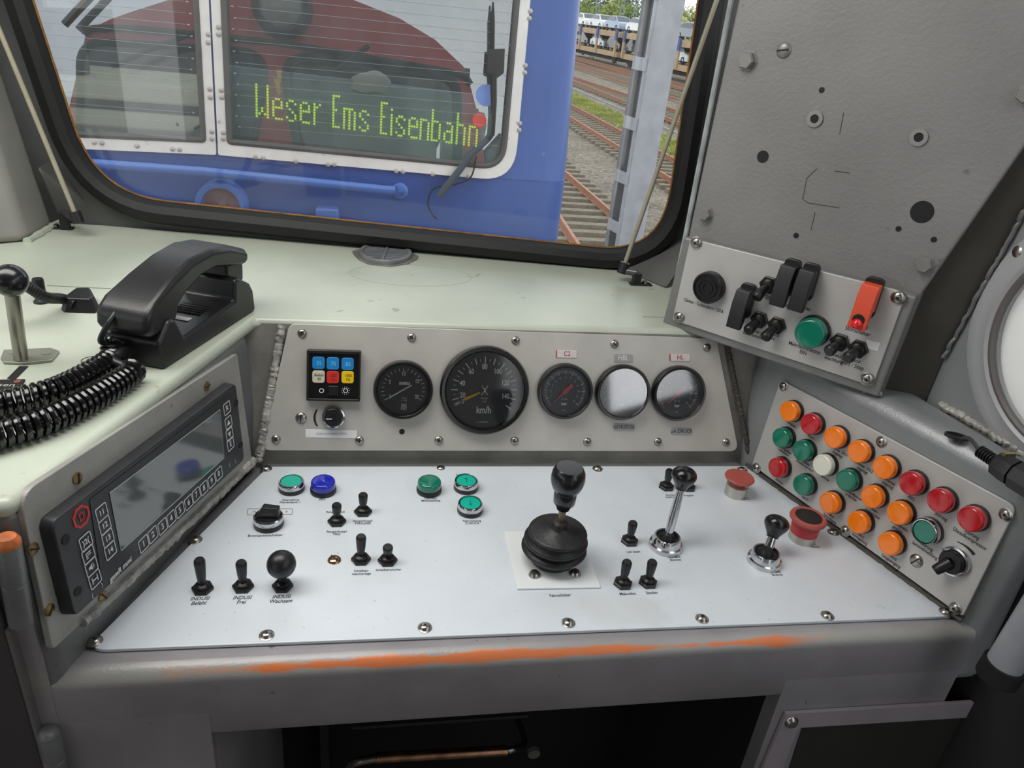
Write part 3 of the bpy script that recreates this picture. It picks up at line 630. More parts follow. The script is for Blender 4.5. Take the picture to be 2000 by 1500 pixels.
# ================================================================ TOGGLES
def toggle(pl, px, lab, base=DH, tilt=0, tdir=0, L_=.029, k=1.0, ball=False, fat=1.0):
    t = thing('toggle_switch', lab, 'toggle switch', pl.at(px[0], px[1], base, base, rot=px[0] % 1))
    cpart('hex_nut', f'tn{k}', lambda: MB().lathe([(.0100*k, 0), (.0100*k, .0028), (.0090*k, .0036), (0, .0036)], 6), BLACK, t, sharp=.4)
    cpart('bushing', f'tb{k}', lambda: MB().lathe([(.0068*k, .0034), (.0066*k, .006), (.0045*k, .0075), (0, .0078)], 20), mat('dark bushing', (44, 42, 40), .35, .6), t)
    if ball: f = lambda: MB().lathe([(.0030, .006), (.0030, .012), (.0042, .0145)] + [(.0135*sin(a), .0275-.0135*cos(a)) for a in [.42+(pi-.42)*i/14 for i in range(15)]], 32)
    else: f = lambda: MB().lathe([(.0030*k, .006), (.0038*k*fat, .011), (.0045*k*fat, L_*.55), (.0052*k*fat, L_*.88), (.0050*k*fat, L_*.95), (.0040*k*fat, L_), (0, L_*1.005)], 22)
    o = cpart('ball_knob' if ball else 'lever', f'tl{k}{L_}{ball}{fat}', f, BLACK, t)
    if tilt: o.matrix_local = M.Translation((0, 0, .005)) @ M.Rotation(-(px[0] % 1), 4, 'Z') @ M.Rotation(tdir, 4, 'Z') @ M.Rotation(tilt, 4, 'Y') @ M.Translation((0, 0, -.005))
    return t
for x, y, l, L_, kw in [(658, 1020, 'black toggle switch on the desk, left of the rear middle pair', .024, {}), (709, 1001, 'black toggle switch on the desk, right of the rear middle pair', .025, {}),
      (705, 1094, 'tall black toggle switch right of the copper slotted screw', .031, {}), (757, 1096, 'short black toggle switch right of the tall one by the copper screw', .022, dict(tilt=.2, tdir=-1.6)),
      (396, 1151, 'black toggle switch at the front left, leftmost on the desk', .036, {}), (475, 1147, 'black toggle switch between the leftmost toggle and the ball-topped one', .031, {}),
      (1301, 952, 'black toggle switch behind the long chrome lever, on its left', .026, {}), (1343, 953, 'black toggle switch half hidden behind the long chrome lever', .020, {}),
      (1229, 1058, 'black toggle switch left of the long chrome lever collar', .027, {}), (1216, 1141, 'black toggle switch at the front, left of the pair right of the bellows lever', .030, {}), (1265, 1139, 'black toggle switch at the front, right of the pair right of the bellows lever', .029, {})]:
    toggle(DESK, (x, y), l, DH, L_=L_, **kw)
toggle(DESK, (552, 1146), 'black ball-topped toggle switch at the front left of the desk', DH, ball=True)
for x, y, l, ti, td in [(1502, 556, 'black toggle switch at the top of the switch box, left of the two black covers', .75, -1.9), (1484, 624, 'black toggle switch on the switch box, right of the lower black cover', .55, -1.9),
      (1518, 635, 'black toggle switch on the switch box, left of the green lamp', .70, -1.9), (1641, 668, 'black toggle switch on the switch box, second from its right end', .35, -2.1), (1677, 681, 'black toggle switch on the switch box beside the blank white sticker', .35, -2.1)]:
    toggle(BOX, (x, y), l, HB, ti, td, L_=.026, k=1.1, fat=1.15)
# safety covers
def cover(px, lab, m, L_=.046, w=.0175, lens=False):
    t = thing('switch_guard', lab, 'switch cover', BOX.at(px[0], px[1], HB, HB))
    part('base', MB().prism(rpoly([(-w*.52, -L_*.30), (w*.52, -L_*.30), (w*.52, L_*.62), (-w*.52, L_*.62)], .006), 0, .007), BLACK, t, bevel=.001)
    c = MB(); P_ = [(L_*.50, .006), (L_*.50, .019), (L_*.18, .024), (-L_*.50, .026), (-L_*.50, .019), (-L_*.12, .013), (-L_*.12, .006)]
    a = c._v([(-w/2, p[0], p[1]) for p in P_], None); b = c._v([(w/2, p[0], p[1]) for p in P_], None); n = len(P_)
    c.face(a); c.face(b[::-1])
    for i in range(n): c.face([a[i], a[(i+1) % n], b[(i+1) % n], b[i]])
    part('flap', c, m, t, bevel=.0012)
    if lens:
        part('slot', MB().lathe([(.0062, 0), (.0062, .0006), (0, .0006)], 20, M.Translation((0, -L_*.27, .0256))), MBLACK, t)
        part('lamp_tip', MB().ball((0, -L_*.36, .0262), .0056, 18), mat('bright red tip', (226, 26, 34), .15, 0, (5, .05), coat=.6), t, label='bright red lamp tip')
GB = mat('guard black', (26, 26, 28), .42, 0, (40, .15), (500, .15, .0004))
cover((1456, 597), 'black safety switch cover at the lower left of the switch box', GB)
cover((1541, 552), 'black safety switch cover, left of the upper pair', GB)
cover((1577, 561), 'black safety switch cover, right of the upper pair', GB)
cover((1697, 592), 'orange-red safety switch cover with a red lamp tip', mat('orange guard', (214, 76, 46), .4, 0, (20, .08)), .048, .0185, True)
bz = thing('buzzer', 'round black buzzer with concentric rings at the left of the switch box', 'buzzer', BOX.at(1381, 563, HB+.01, HB))
part('housing', MB().lathe([(.0195, 0), (.0195, .009), (.018, .011), (.0165, .011), (.016, .009), (.0125, .009), (.012, .0105), (.0105, .0105), (.010, .009), (.0075, .009), (.007, .0105), (.0055, .0105), (.005, .009), (0, .009)], 40), BLACK, bz)
# selector, dimmer knobs
rs = thing('rotary_selector', 'black wing-grip rotary selector with a chrome ring on the desk', 'rotary switch', DESK.at(524, 1008, .011, DH))
part('base_ring', MB().lathe([(.0152, 0), (.0155, .001), (.0155, .006), (0, .006)], 36), BLACK, rs)
part('bezel', MB().lathe([(.0152, .006), (.0155, .0065), (.0152, .011), (.0140, .0122), (.0132, .0118), (.0132, .006)], 40), CHROME, rs)
gr = MB().lathe([(.013, .006), (.013, .0115), (0, .0115)], 32); gr.hexa([(-.0125, -.0065, .011), (.0122, -.0050, .011), (.0122, .0050, .011), (-.0125, .0065, .011), (-.0045, -.0042, .0245), (.0118, -.0038, .0235), (.0118, .0034, .0235), (-.0045, .0038, .0245)], M.Rotation(-.12, 4, 'Z'))
part('grip', gr, BLACK, rs, bevel=.0008)
def knob(pl, px, lab, base, R, big):
    t = thing('dimmer_knob', lab, 'knob', pl.at(px[0], px[1], base+.008, base))
    part('bezel', MB().lathe([(R, 0), (R*1.02, .003), (R*.98, .0055), (R*.86, .006), (R*.84, .004), (0, .004)], 40), CHROME, t)
    part('cap', MB().lathe([(R*.80, .003), (R*.80, .009), (R*.72, .0115), (R*.30, .0118), (R*.28, .0105), (0, .0105)], 36), BLACK, t)
    if big: part('grip', MB().lathe([(R*.42, 0), (R*.36, R*.75), (R*.34, R*1.0), (R*.28, R*1.1), (0, R*1.12)], 20, M.Translation((0, 0, .010)) @ M.Rotation(-2.0, 4, 'Z') @ M.Rotation(.95, 4, 'Y')), BLACK, t)
    part('pointer', MB().box((-R*.35, -R*.05, .012), (R*.5, .0009, .0006)), WHITE, t) if not big else None
knob(BANK, (651, 816), 'small black dimmer knob with a chrome ring below the square lamp unit', PH, .0135, False)
knob(RIGHT, (1858, 1098), 'black dimmer knob with a chrome ring at the right end of the lamp plate', PH, .0155, True)
u, v_ = BANK.uv(651, 816, PH)
part('dimmer_mark', MB().prism([(u+.0205*cos(a), v_+.0205*sin(a)) for a in [2.65+1.0*k/8 for k in range(9)]] + [(u+.0222*cos(a)-.001*sin(pi*k/8), v_+.0222*sin(a)) for k, a in [(k, 2.65+1.0*k/8) for k in range(8, -1, -1)]], PH, PH+.0003), INK, ip)
# mushroom buttons
FRED = mat('faded red plastic', (172, 82, 72), .45, 0, (30, .08)); BRED = mat('red collar', (176, 48, 52), .4, 0, (30, .08))
mb1 = thing('mushroom_button', 'faded red emergency mushroom button without any insert, at the rear right of the desk', 'emergency button', DESK.at(1445, 931, .026, DH))
part('collar', MB().lathe([(.0135, 0), (.0135, .014), (.012, .015), (0, .015)], 36), mat('alu collar', (192, 188, 180), .35, .8), mb1)
part('cap', MB().lathe([(.009, .014), (.010, .018), (.0175, .0235), (.0182, .0250), (.0172, .0265), (.010, .0272), (0, .0274)], 40), FRED, mb1)
mb2 = thing('mushroom_button', 'red emergency mushroom button with a black insert near the lamp plate', 'emergency button', DESK.at(1580, 1008, .032, DH))
part('collar', MB().lathe([(.0150, 0), (.0150, .010), (.0138, .011), (0, .011)], 36), mat('alu collar', (192, 188, 180), .35, .8), mb2)
part('skirt', MB().lathe([(.0155, .010), (.0155, .016), (.016, .022), (.0145, .025), (0, .025)], 40), BRED, mb2)
part('cap', MB().lathe([(.0155, .023), (.0198, .0268), (.0206, .0290), (.0196, .0315), (.0175, .0325), (.0150, .0318), (.0145, .030), (0, .030)], 44), FRED, mb2)
part('insert', MB().lathe([(.0150, .030), (.0148, .0318), (0, .0322)], 36), BLACK, mb2)
# chrome levers
def axis_to(pl, foot_px, tip_px, tip_h):
    a = pl.hit(foot_px[0], foot_px[1], DH); b = pl.hit(tip_px[0], tip_px[1], tip_h); return a, b
def chrome_lever(name, foot, tip, tip_h, lab, rod_r, kr, kl, waist):
    a = DESK.hit(foot[0], foot[1], .008); a.z = ZD+DH; b = DESK.hit(tip[0], tip[1], tip_h)
    t = thing(name, lab, 'lever', M.Translation(a)); d = (b-a); Ln = d.length; q = d.to_track_quat('Z', 'Y').to_matrix().to_4x4()
    part('collar', MB().lathe([(.0185, 0), (.0188, .002), (.0180, .005), (.0160, .0060), (.0148, .013), (.0142, .0142), (.0125, .0142), (.0120, .011), (0, .011)], 44), CHROME, t)
    part('gaiter', MB().lathe([(.0120, .0112), (.0085, .0118), (.0070, .015), (.0052, .018), (0, .018)], 30), RUBBER, t)
    k0 = Ln - kl
    part('rod', MB().lathe([(rod_r, .010), (rod_r*1.15 if waist else rod_r, Ln*.4), (rod_r*.9, k0+.004), (0, k0+.004)], 20, q), CHROME, t)
    part('knob', MB().lathe([(kr*(.46+.54*(3*t*t-2*t**3)), k0+kl*.60*t) for t in [k/8 for k in range(9)]] + [(kr*(1-s**2.1)**(1/2.1), k0+kl*(.60+.40*s)) for s in [sin(pi/2*k/9) for k in range(1, 10)]], 40, q), mat('gloss black knob', (14, 14, 15), .24, 0, (10, .1), coat=.15), t)
chrome_lever('brake_lever', (1302, 1056), (1341, 912), .094, 'long chrome brake lever with a pear-shaped black knob', .0045, .0137, .026, True)
chrome_lever('brake_lever', (1495, 1086), (1523, 1006), .046, 'short chrome brake lever with a pear-shaped black knob', .0052, .0135, .026, False)
# drive lever with bellows
BS = .71
dl = thing('drive_lever', 'large black knob drive lever on a ribbed rubber bellows and white base plate', 'drive lever', DESK.at(1078, 1095, 0, DH))
di = dl.matrix_world.inverted()
part('base_plate', MB().prism([(lambda p: ((di @ p).x, (di @ p).y))(DESK.hit(*q)) for q in ((985, 1040), (1131, 1042), (1173, 1150), (1010, 1153))], 0, .0025), mat('white base plate', (224, 228, 228), .3, 0, (12, .04)), dl, bevel=.001)
kp = DESK.hit(1107, 950, .098); k0 = di @ kp
bp_ = V((0, 0, 0)); ax = (k0 - V((0, 0, .05))).normalized()
bel = [(.030, .003), (.034, .005), (.036, .009), (.0465, .0175), (.0482, .0195), (.0478, .0215), (.0415, .0235), (.0425, .0270), (.0462, .0300), (.0468, .0322), (.0455, .034), (.0400, .0360), (.0395, .0385), (.0425, .0415), (.0428, .0432), (.0415, .0448), (.0390, .0455), (.0120, .0500), (.0085, .0540), (.0082, .0580), (.0060, .0590), (0, .059)]
b = MB()
rings = []
for r, z in bel:
    if r > .012: r *= BS
    z *= .92
    f = max(0, (z-.02)/.04); off = V((0, 0, 0)).lerp(V((ax.x, ax.y, 0))*.045, f)
    if r: rings.append(b._v([(off.x+r*cos(2*pi*k/48), off.y+r*sin(2*pi*k/48), z) for k in range(48)], None))
    else: rings.append(b._v([(off.x, off.y, z)], None))
for p, q in zip(rings, rings[1:]):
    for k in range(48):
        j = (k+1) % 48; b.face([p[k], p[j], q[j], q[k]] if len(q) > 1 else [p[k], p[j], q[0]])
part('bellows', b, mat('bellows rubber', (26, 26, 27), .48, 0, (60, .3), (220, .4, .0012)), dl, sharp=1.2)
sh0 = V((ax.x*.040, ax.y*.040, .050)); sd = (k0-sh0).normalized(); q = M.Translation(sh0) @ sd.to_track_quat('Z', 'Y').to_matrix().to_4x4(); Ln = (k0-sh0).length
part('shaft', MB().lathe([(.0052, 0), (.0052, .003), (.0038, .004), (.0038, Ln-.02)], 18, q), mat('bare shaft', (132, 116, 100), .3, 1), dl)
part('hub', MB().lathe([(.0075, 0), (.0072, .004), (.005, .0055), (0, .0055)], 6, q), mat('rusty hub', (66, 56, 48), .5, .5), dl)
kz = Ln
part('knob', MB().lathe([(.0036, kz-.028), (.0068, kz-.027), (.0082, kz-.0225), (.0110, kz-.019), (.0116, kz-.009), (.0111, kz-.006), (.0140, kz-.002), (.0163, kz+.004), (.0171, kz+.010), (.0163, kz+.0165), (.0140, kz+.0215), (.0130, kz+.0225), (0, kz+.0228)], 44, q), mat('satin black knob', (22, 22, 26), .26, 0, (30, .1), coat=.2), dl)
for x, y in ((1044, 1121), (1124, 1119)):
    p = di @ DESK.hit(x, y, .004); o = cpart('screw', 'dls', lambda: MB().lathe([(.0062, 0), (.0058, .002), (.004, .0042), (0, .0048)], 20), NICKEL, dl); o.location = (p.x, p.y, .0025)

# ================================================================ GAUGES
DIAL = mat('gauge dial', (60, 62, 68), .55, 0, (20, .04)); MARK = mat('gauge marks', (250, 252, 252), .6)
BEZ = mat('gauge bezel', (18, 18, 19), .28, 0, (40, .2), coat=.3, speck=[(90, .72, (150, 148, 144), .8)])
def gauge(px, Rpx, lab, build, needle, refl=.03, bez=BEZ, dial=DIAL, name='gauge'):
    h = .011; u, v_ = BANK.uv(px[0], px[1], PH+h); u2, _ = BANK.uv(px[0]+Rpx, px[1], PH+h); R = u2-u
    t = thing(name, lab, 'gauge', BANK.mat(u, v_, PH))
    part('bezel', MB().lathe([(R, 0), (R*1.0, h*.75), (R*.965, h), (R*.90, h*.98), (R*.86, h*.75), (R*.85, .003)], 64), bez, t)
    part('dial', MB().lathe([(R*.86, .001), (R*.86, .0035), (0, .0035)], 64), dial, t)
    mk = MB(); build(mk, R); mk.b.transform(M.Translation((0, 0, .0037))); part('dial_markings', mk, MARK, t)
    needle(t, R)
    part('cover_glass', MB().lathe([(R*.87, h*.78), (R*.87, h*.84), (0, h*.84)], 64), glass('gauge glass', refl, rough=.06), t)
    return t
def ticks(mk, R, a0, a1, n, r0, r1, w):
    for i in range(n+1):
        a = radians(a0+(a1-a0)*i/max(n, 1)); mk.stroke([(r0*R*cos(a), r0*R*sin(a)), (r1*R*cos(a), r1*R*sin(a))], w*R, 0, .0002)
def b_speed(mk, R):
    an = lambda v: 198-(v-20)*1.79
    for v in range(20, 151, 10): ticks(mk, R, an(v), an(v), 0, .60, .745, .020)
    for v in range(15, 150, 10): ticks(mk, R, an(v), an(v), 0, .645, .705, .009)
    ticks(mk, R, 206, 206, 0, .60, .745, .020); ticks(mk, R, 209, 209, 0, .60, .745, .014)
    for v, x, y in ((0, -.475, -.26), (20, -.485, -.125), (40, -.50, .145), (60, -.31, .41), (80, -.015, .525), (100, .28, .42), (120, .46, .165), (140, .48, -.14)): mk.text(str(v), R*.165, x*R, y*R, sx=.72, bold=R*.004)
    mk.text('km/h', R*.215, 0, -R*.46, sx=.78, bold=R*.005)
    for y, s in ((-.19, '504.258'), (-.265, 'n°18')): mk.text(s, R*.045, 0, y*R)
    mk.text('e-1 03 00341', R*.052, -.03*R, -.735*R)
    mk.stroke([(-.07*R, .105*R), (.07*R, .105*R), (-.07*R, -.105*R), (.07*R, -.105*R)], R*.018, .0022, .0024, True)
    mk.stroke([(0, .06*R), (0, -.06*R)], R*.014, .0022, .0024)
YEL = mat('yellow needle', (250, 196, 20), .5)
def n_speed(t, R):
    a = radians(205); d = V((cos(a), sin(a))); p = V((-d.y, d.x))
    part('needle', MB().prism([tuple(d*R*.12+p*R*.018), tuple(d*R*.12-p*R*.018), tuple(d*R*.48-p*R*.036), tuple(d*R*.53), tuple(d*R*.48+p*R*.036)][::-1], .0052, .0062), YEL, t, label='yellow needle')
    part('needle_hub', MB().lathe([(R*.135, .0036), (R*.135, .0055), (0, .0055)], 32), DIAL, t)
gauge((948, 764), 86.5, 'large speedometer in km/h with a yellow needle', b_speed, n_speed, .02, mat('gloss bezel', (16, 16, 17), .16, 0, (30, .2), coat=.5), name='speedometer')
def b_tach(mk, R):
    for v in range(0, 21): ticks(mk, R, 210-12*v, 210-12*v, 0, .63 if v % 5 else .62, .73, .018 if v % 5 else .022)
    for v, x, y in ((0, -.43, -.25), (5, -.45, .25), (10, 0, .54), (15, .46, .29), (20, .46, -.25)): mk.text(str(v), R*.19, x*R, y*R, sx=.75, bold=R*.004)
    mk.text('mtu', R*.17, .04*R, .22*R, sx=1.3, bold=R*.010); mk.text('min-1\nx 100', R*.085, .04*R, -.33*R)
    mk.stroke(rpoly([(-.05*R, -.68*R), (.11*R, -.68*R), (.11*R, -.54*R), (-.05*R, -.54*R)], R*.01), R*.02, 0, .0002, True); mk.stroke([(.03*R+.035*R*cos(a), -.61*R+.035*R*sin(a)) for a in [k*pi/6 for k in range(12)]], R*.018, 0, .0002, True); mk.stroke([(-.06*R, -.50*R), (.12*R, -.50*R)], R*.02, 0, .0002)
def n_tach(t, R):
    a = radians(211); d = V((cos(a), sin(a))); p = V((-d.y, d.x))
    part('needle', MB().prism([tuple(-d*R*.32+p*R*.022), tuple(-d*R*.32-p*R*.022), tuple(d*R*.45-p*R*.024), tuple(d*R*.66-p*R*.006), tuple(d*R*.66+p*R*.006), tuple(d*R*.45+p*R*.024)][::-1], .0050, .0058), MARK, t, label='white needle')
gauge((788, 763), 58.5, 'medium rev counter with a white needle and chipped bezel', b_tach, n_tach, .02, name='rev_counter')
def b_bar(mk, R):
    for i in range(61): ticks(mk, R, 225-4.5*i, 225-4.5*i, 0, .60 if i % 5 == 0 else .655, .745, .017 if i % 5 == 0 else .010)
    for v in range(0, 13):
        a = radians(225-22.5*v); mk.text(str(v), R*.105, R*.50*cos(a), R*.50*sin(a), sx=.85)
    mk.text('bar', R*.155, 0, -.46*R, bold=R*.006); mk.text('Kl. 1,6', R*.075, 0, -.29*R); mk.text('MTI', R*.06, 0, -.70*R)
REDN = mat('red needle', (228, 52, 54), .45)
def n_bar(t, R):
    a = radians(224); d = V((cos(a), sin(a))); p = V((-d.y, d.x)); W = lambda s, w: tuple(d*R*s+p*R*w)
    part('needle', MB().prism([W(-.34, .075), W(-.36, 0), W(-.34, -.075), W(-.18, -.05), W(-.06, -.09), W(.04, -.085), W(.10, -.03), W(.70, -.006), W(.70, .006), W(.10, .03), W(.04, .085), W(-.06, .09), W(-.18, .05)], .0050, .0060), REDN, t, label='red needle')
gauge((1106, 766), 53.5, 'small bar pressure gauge under the C2 tag, with clear dark dial', b_bar, n_bar, .02)
gauge((1219, 768), 52.5, 'small bar pressure gauge under the HBL tag, glass whitened by reflection', b_bar, n_bar, .34)
gauge((1329, 770), 51.5, 'small bar pressure gauge under the HL tag, glass half in reflection', b_bar, n_bar, .20)
# ---- square lamp unit
iu = thing('signal_lamp_unit', 'square black unit with six coloured lamps at the left of the gauges', 'indicator unit', BANK.mat())
part('frame', MB().ring(pxpoly(BANK, [(604, 690), (700, 692), (699, 780), (603, 778)], PH+.010), pxpoly(BANK, [(599, 683), (705, 686), (703, 785), (598, 783)], PH+.010), PH, PH+.010), BLACK, iu, bevel=.0012)
part('face', MB().prism(pxpoly(BANK, [(604, 690), (700, 692), (699, 780), (603, 778)], PH+.006), PH, PH+.006), mat('unit face', (12, 12, 13), .3), iu)
BLU = mat('blue lamp cap', (24, 124, 190), .35, 0, (20, .05), coat=.3)
for x, y, m_, tx, ink in [(622, 709, BLU, '55', mat('pale blue ink', (120, 196, 236), .5)), (650, 710, BLU, '70', mat('pale blue ink', (120, 196, 236), .5)), (679, 711, BLU, '85', mat('pale blue ink', (120, 196, 236), .5)),
       (622, 736, mat('cream lamp cap', (206, 200, 180), .4), 'Befehl\n40', INK), (650, 737, mat('red lamp cap', (196, 44, 40), .35, 0, (20, .05), coat=.3), '500\nHz', mat('dark red ink', (110, 18, 18), .6)), (679, 737, mat('yellow lamp cap', (226, 190, 6), .35, 0, (20, .05), coat=.3), '1000\nHz', INK)]:
    u, v_ = BANK.uv(x, y, PH+.0085); s = .0071
    o = part('lamp_cap', MB().prism(rpoly([(u-s, v_-s*1.02), (u+s, v_-s*1.02), (u+s, v_+s*1.02), (u-s, v_+s*1.02)], .0035), PH+.005, PH+.0085), m_, iu, bevel=.0006, label=m_.name.replace(' cap', '') + ' reading ' + tx.replace('\n', ' '))
    tt = MB(); tt.text(tx, .0068 if len(tx) < 3 else .0048, u+.0006, v_-.0003, PH+.0087, sx=.9, ls=.95); part('lamp_text', tt, ink, o)
u, v_ = BANK.uv(651, 763, PH+.008)
part('rocker', MB().prism([(u-.006, v_-.006), (u+.006, v_-.006), (u+.006, v_+.006), (u-.006, v_+.006)], PH+.005, PH+.009), BLACK, iu, bevel=.0012)
for x, k in ((628, 0), (675, 1)):
    sy = MB(); a, b = BANK.uv(x, 763, PH+.0062); sy.stroke([(a+.0024*cos(t*pi/8), b+.0024*sin(t*pi/8)) for t in range(16)], .0007, PH+.0061, PH+.0064, True)
    if k:
        for t in range(10): sy.box((a+.0044*cos(t*pi/5), b+.0044*sin(t*pi/5), PH+.0062), (.0007, .0007, .0003))
    part('brightness_symbol', sy, MARK, iu)
# ================================================================ CAB RADIO
RH = .015
rd = thing('cab_radio', 'black cab radio with a grey screen and numbered keys on the left console', 'radio', LEFT.mat())
rpx = [(101, 1021), (461, 747), (478, 898), (146, 1207)]
fr_ = rpoly(pxpoly(LEFT, rpx, RH), .008, 5); fb = offs(fr_, .0015)
if (V(fb[0])-V(pxpoly(LEFT, [(300, 950)], RH)[0])).length < (V(fr_[0])-V(pxpoly(LEFT, [(300, 950)], RH)[0])).length: fb = offs(fr_, -.0015)
RB = mat('radio housing', (44, 45, 48), .42, 0, (60, .1), (700, .12, .0003))
part('housing', MB().prism(fb, .004, RH, top=fr_), RB, rd, bevel=.0015)
panel = rpoly(pxpoly(LEFT, [(174, 976), (450, 768), (462, 878), (200, 1148)], RH), .003)
part('front_panel', MB().prism(panel, RH, RH+.0006), mat('radio front', (34, 36, 40), .38, 0, (60, .06)), rd)
scrn = pxpoly(LEFT, [(212, 963), (428, 800), (436, 894), (234, 1076)], RH)
part('screen', MB().prism(scrn, RH+.0006, RH+.0009), mat('lcd screen', (84, 90, 90), .10, 0, (4, .05), coat=.8, spec=.9), rd)
part('screen_border', MB().stroke(scrn, .0010, RH+.0008, RH+.0012, True), mat('screen border', (150, 160, 156), .4), rd)
KEYI = mat('key print', (206, 208, 210), .55)
for x, y, s in [(279, 1062, '1'), (297, 1044, '2'), (316, 1028, '3'), (333, 1012, '4'), (350, 996, '5'), (367, 981, '6'), (382, 966, '7'), (397, 953, '8'), (412, 939, '9'), (426, 925, '0'), (197, 1001, '11'), (203, 1026, '12'), (209, 1051, '13'), (214, 1075, '14'),
               (166, 1058, ')2('), (171, 1083, 'n'), (177, 1107, 's'), (184, 1131, 't'), (442, 797, 'R'), (445, 825, 'u'), (447, 848, 'd'), (449, 867, 'E')]:
    u, v_ = LEFT.uv(x, y, RH); q = MB(); a = .0062; z = RH+.0007
    q.stroke(rpoly([(u-a, v_-a), (u+a, v_-a), (u+a, v_+a), (u-a, v_+a)], .0015, 3), .0008, z, z+.0003, True)
    if s == 'u': q.prism([(u-.003, v_-.0025), (u+.003, v_-.0025), (u, v_+.003)], z, z+.0003)
    elif s == 'd': q.prism([(u-.003, v_+.0025), (u, v_-.003), (u+.003, v_+.0025)], z, z+.0003)
    elif s == 'n': q.stroke([(u-.0025, v_-.003), (u-.0025, v_+.002), (u+.003, v_+.002)], .0008, z, z+.0003).stroke([(u-.0012, v_-.003), (u-.0012, v_), (u+.003, v_)], .0006, z, z+.0003)
    elif s == 's':
        q.prism([(u-.003, v_-.0012), (u-.001, v_-.0012), (u+.0008, v_-.003), (u+.0008, v_+.003), (u-.001, v_+.0012), (u-.003, v_+.0012)], z, z+.0003)
        q.stroke([(u+.002, v_-.002), (u+.0028, v_), (u+.002, v_+.002)], .0006, z, z+.0003)
    elif s == 't': q.stroke([(u-.003, v_-.003), (u-.003, v_+.003)], .0009, z, z+.0003).stroke([(u+.003, v_-.003), (u+.003, v_+.003)], .0009, z, z+.0003).stroke([(u-.003, v_), (u+.003, v_)], .0009, z, z+.0003)
    else: q.text(s, .0086 if len(s) == 1 else .0070, u, v_, z+.0002, bold=.00022, sx=.95)
    part('key', q, KEYI, rd)
q = MB(); u, v_ = LEFT.uv(234, 1112, RH); q.text('gsmR mmi', .0068, u, v_, RH+.0009, bold=.00025, shear=.2)
for x, y, s in ((179, 1164, '('), (197, 1141, ')'), (447, 908, '('), (458, 900, ')')): q.text(s, .006, *LEFT.uv(x, y, RH), RH+.0009)
part('lettering', q, KEYI, rd)
u, v_ = LEFT.uv(158, 1009, RH); q = MB()
q.stroke([(u+.0085*cos(pi/8+k*pi/4), v_+.0085*sin(pi/8+k*pi/4)) for k in range(8)], .0022, RH, RH+.0006, True); q.stroke([(u-.002, v_-.0028), (u+.002, v_-.0028), (u+.002, v_+.0028), (u-.002, v_+.0028)], .0011, RH, RH+.0006, True)
part('emergency_key', q, mat('red print', (196, 48, 44), .5), rd, label='red octagonal emergency key')
for x, y in ((128, 1054), (152, 1155), (461, 787), (470, 869)):
    u, v_ = LEFT.uv(x, y, RH); part('screw', MB().lathe([(.0040, 0), (.0040, .0006), (.0022, .0006), (0, .0002)], 14, M.Translation((u, v_, RH))), MBLACK, rd)

# ================================================================ TELEPHONE
pf = TOP.hit(322, 724); pe = TOP.hit(502, 606); du = (pe-pf); LN = du.length; du.normalize(); dv = Z.cross(du)   # dv points left
PM = M.Identity(4)
for i in range(3): PM[i][0] = du[i]; PM[i][1] = dv[i]; PM[i][2] = (0, 0, 1)[i]; PM[i][3] = pf[i]
ph = thing('telephone', 'black handset telephone on its cradle with two coiled cords', 'telephone', PM)
PHM = mat('phone black', (30, 31, 33), .36, 0, (60, .12), (520, .25, .0004))
def extr(prof, w0, w1, inset=None):
    mb_ = MB(); a = mb_._v([(p[0], w0, p[1]) for p in prof], None); b = mb_._v([(p[0], w1, p[1]) for p in prof], None); n = len(prof)
    mb_.face(a); mb_.face(b[::-1])
    for i in range(n): mb_.face([a[i], a[(i+1) % n], b[(i+1) % n], b[i]])
    return mb_
W_ = (TOP.hit(238, 694)-pf).dot(dv)+.008; s = LN
cprof = [(0, 0), (s, 0), (s*.985, .026), (s*.95, .036), (s*.82, .050), (s*.775, .049), (s*.755, .026), (s*.22, .020), (s*.155, .044), (s*.10, .046), (-.002, .028)]
part('cradle', extr(cprof, .001, W_), PHM, ph, bevel=.004)
part('cradle_grille', (lambda m_: [m_.box((s*(.50+.03*k), W_*.5, .0240+.0), (.0022, .034, .0014)) for k in range(7)][-1])(MB()), MBLACK, ph)
part('cradle_label', MB().box((s*.42, W_*.52, .0228), (.008, .030, .0008)), WHITE, ph, label='white paper label in the cradle')
hp = [(-.007, .034), (-.011, .044), (-.009, .058), (.004, .068), (s*.22, .080), (s*.42, .089), (s*.62, .092), (s*.80, .087), (s*.97, .075), (s*.995, .069), (s*.993, .062), (s*.965, .056), (s*.83, .062), (s*.66, .068), (s*.50, .066), (s*.33, .057), (s*.26, .050), (s*.215, .036), (s*.10, .032)]
hs = extr(hp, .004, W_-.004)
for v in hs.b.verts:                         # slim the grip, widen the ends
    k = abs(v.co.x/s-.5)/.5; c_ = W_/2; v.co.y = c_ + (v.co.y-c_)*(.86+.16*min(1, k)**2)
hd = part('handset', hs, PHM, ph, bevel=.009, seg=5)
part('earpiece_pad', extr([(s*.79, .050), (s*.975, .036), (s*.985, .056), (s*.965, .060), (s*.80, .064)], .012, W_-.012), PHM, ph, bevel=.003)
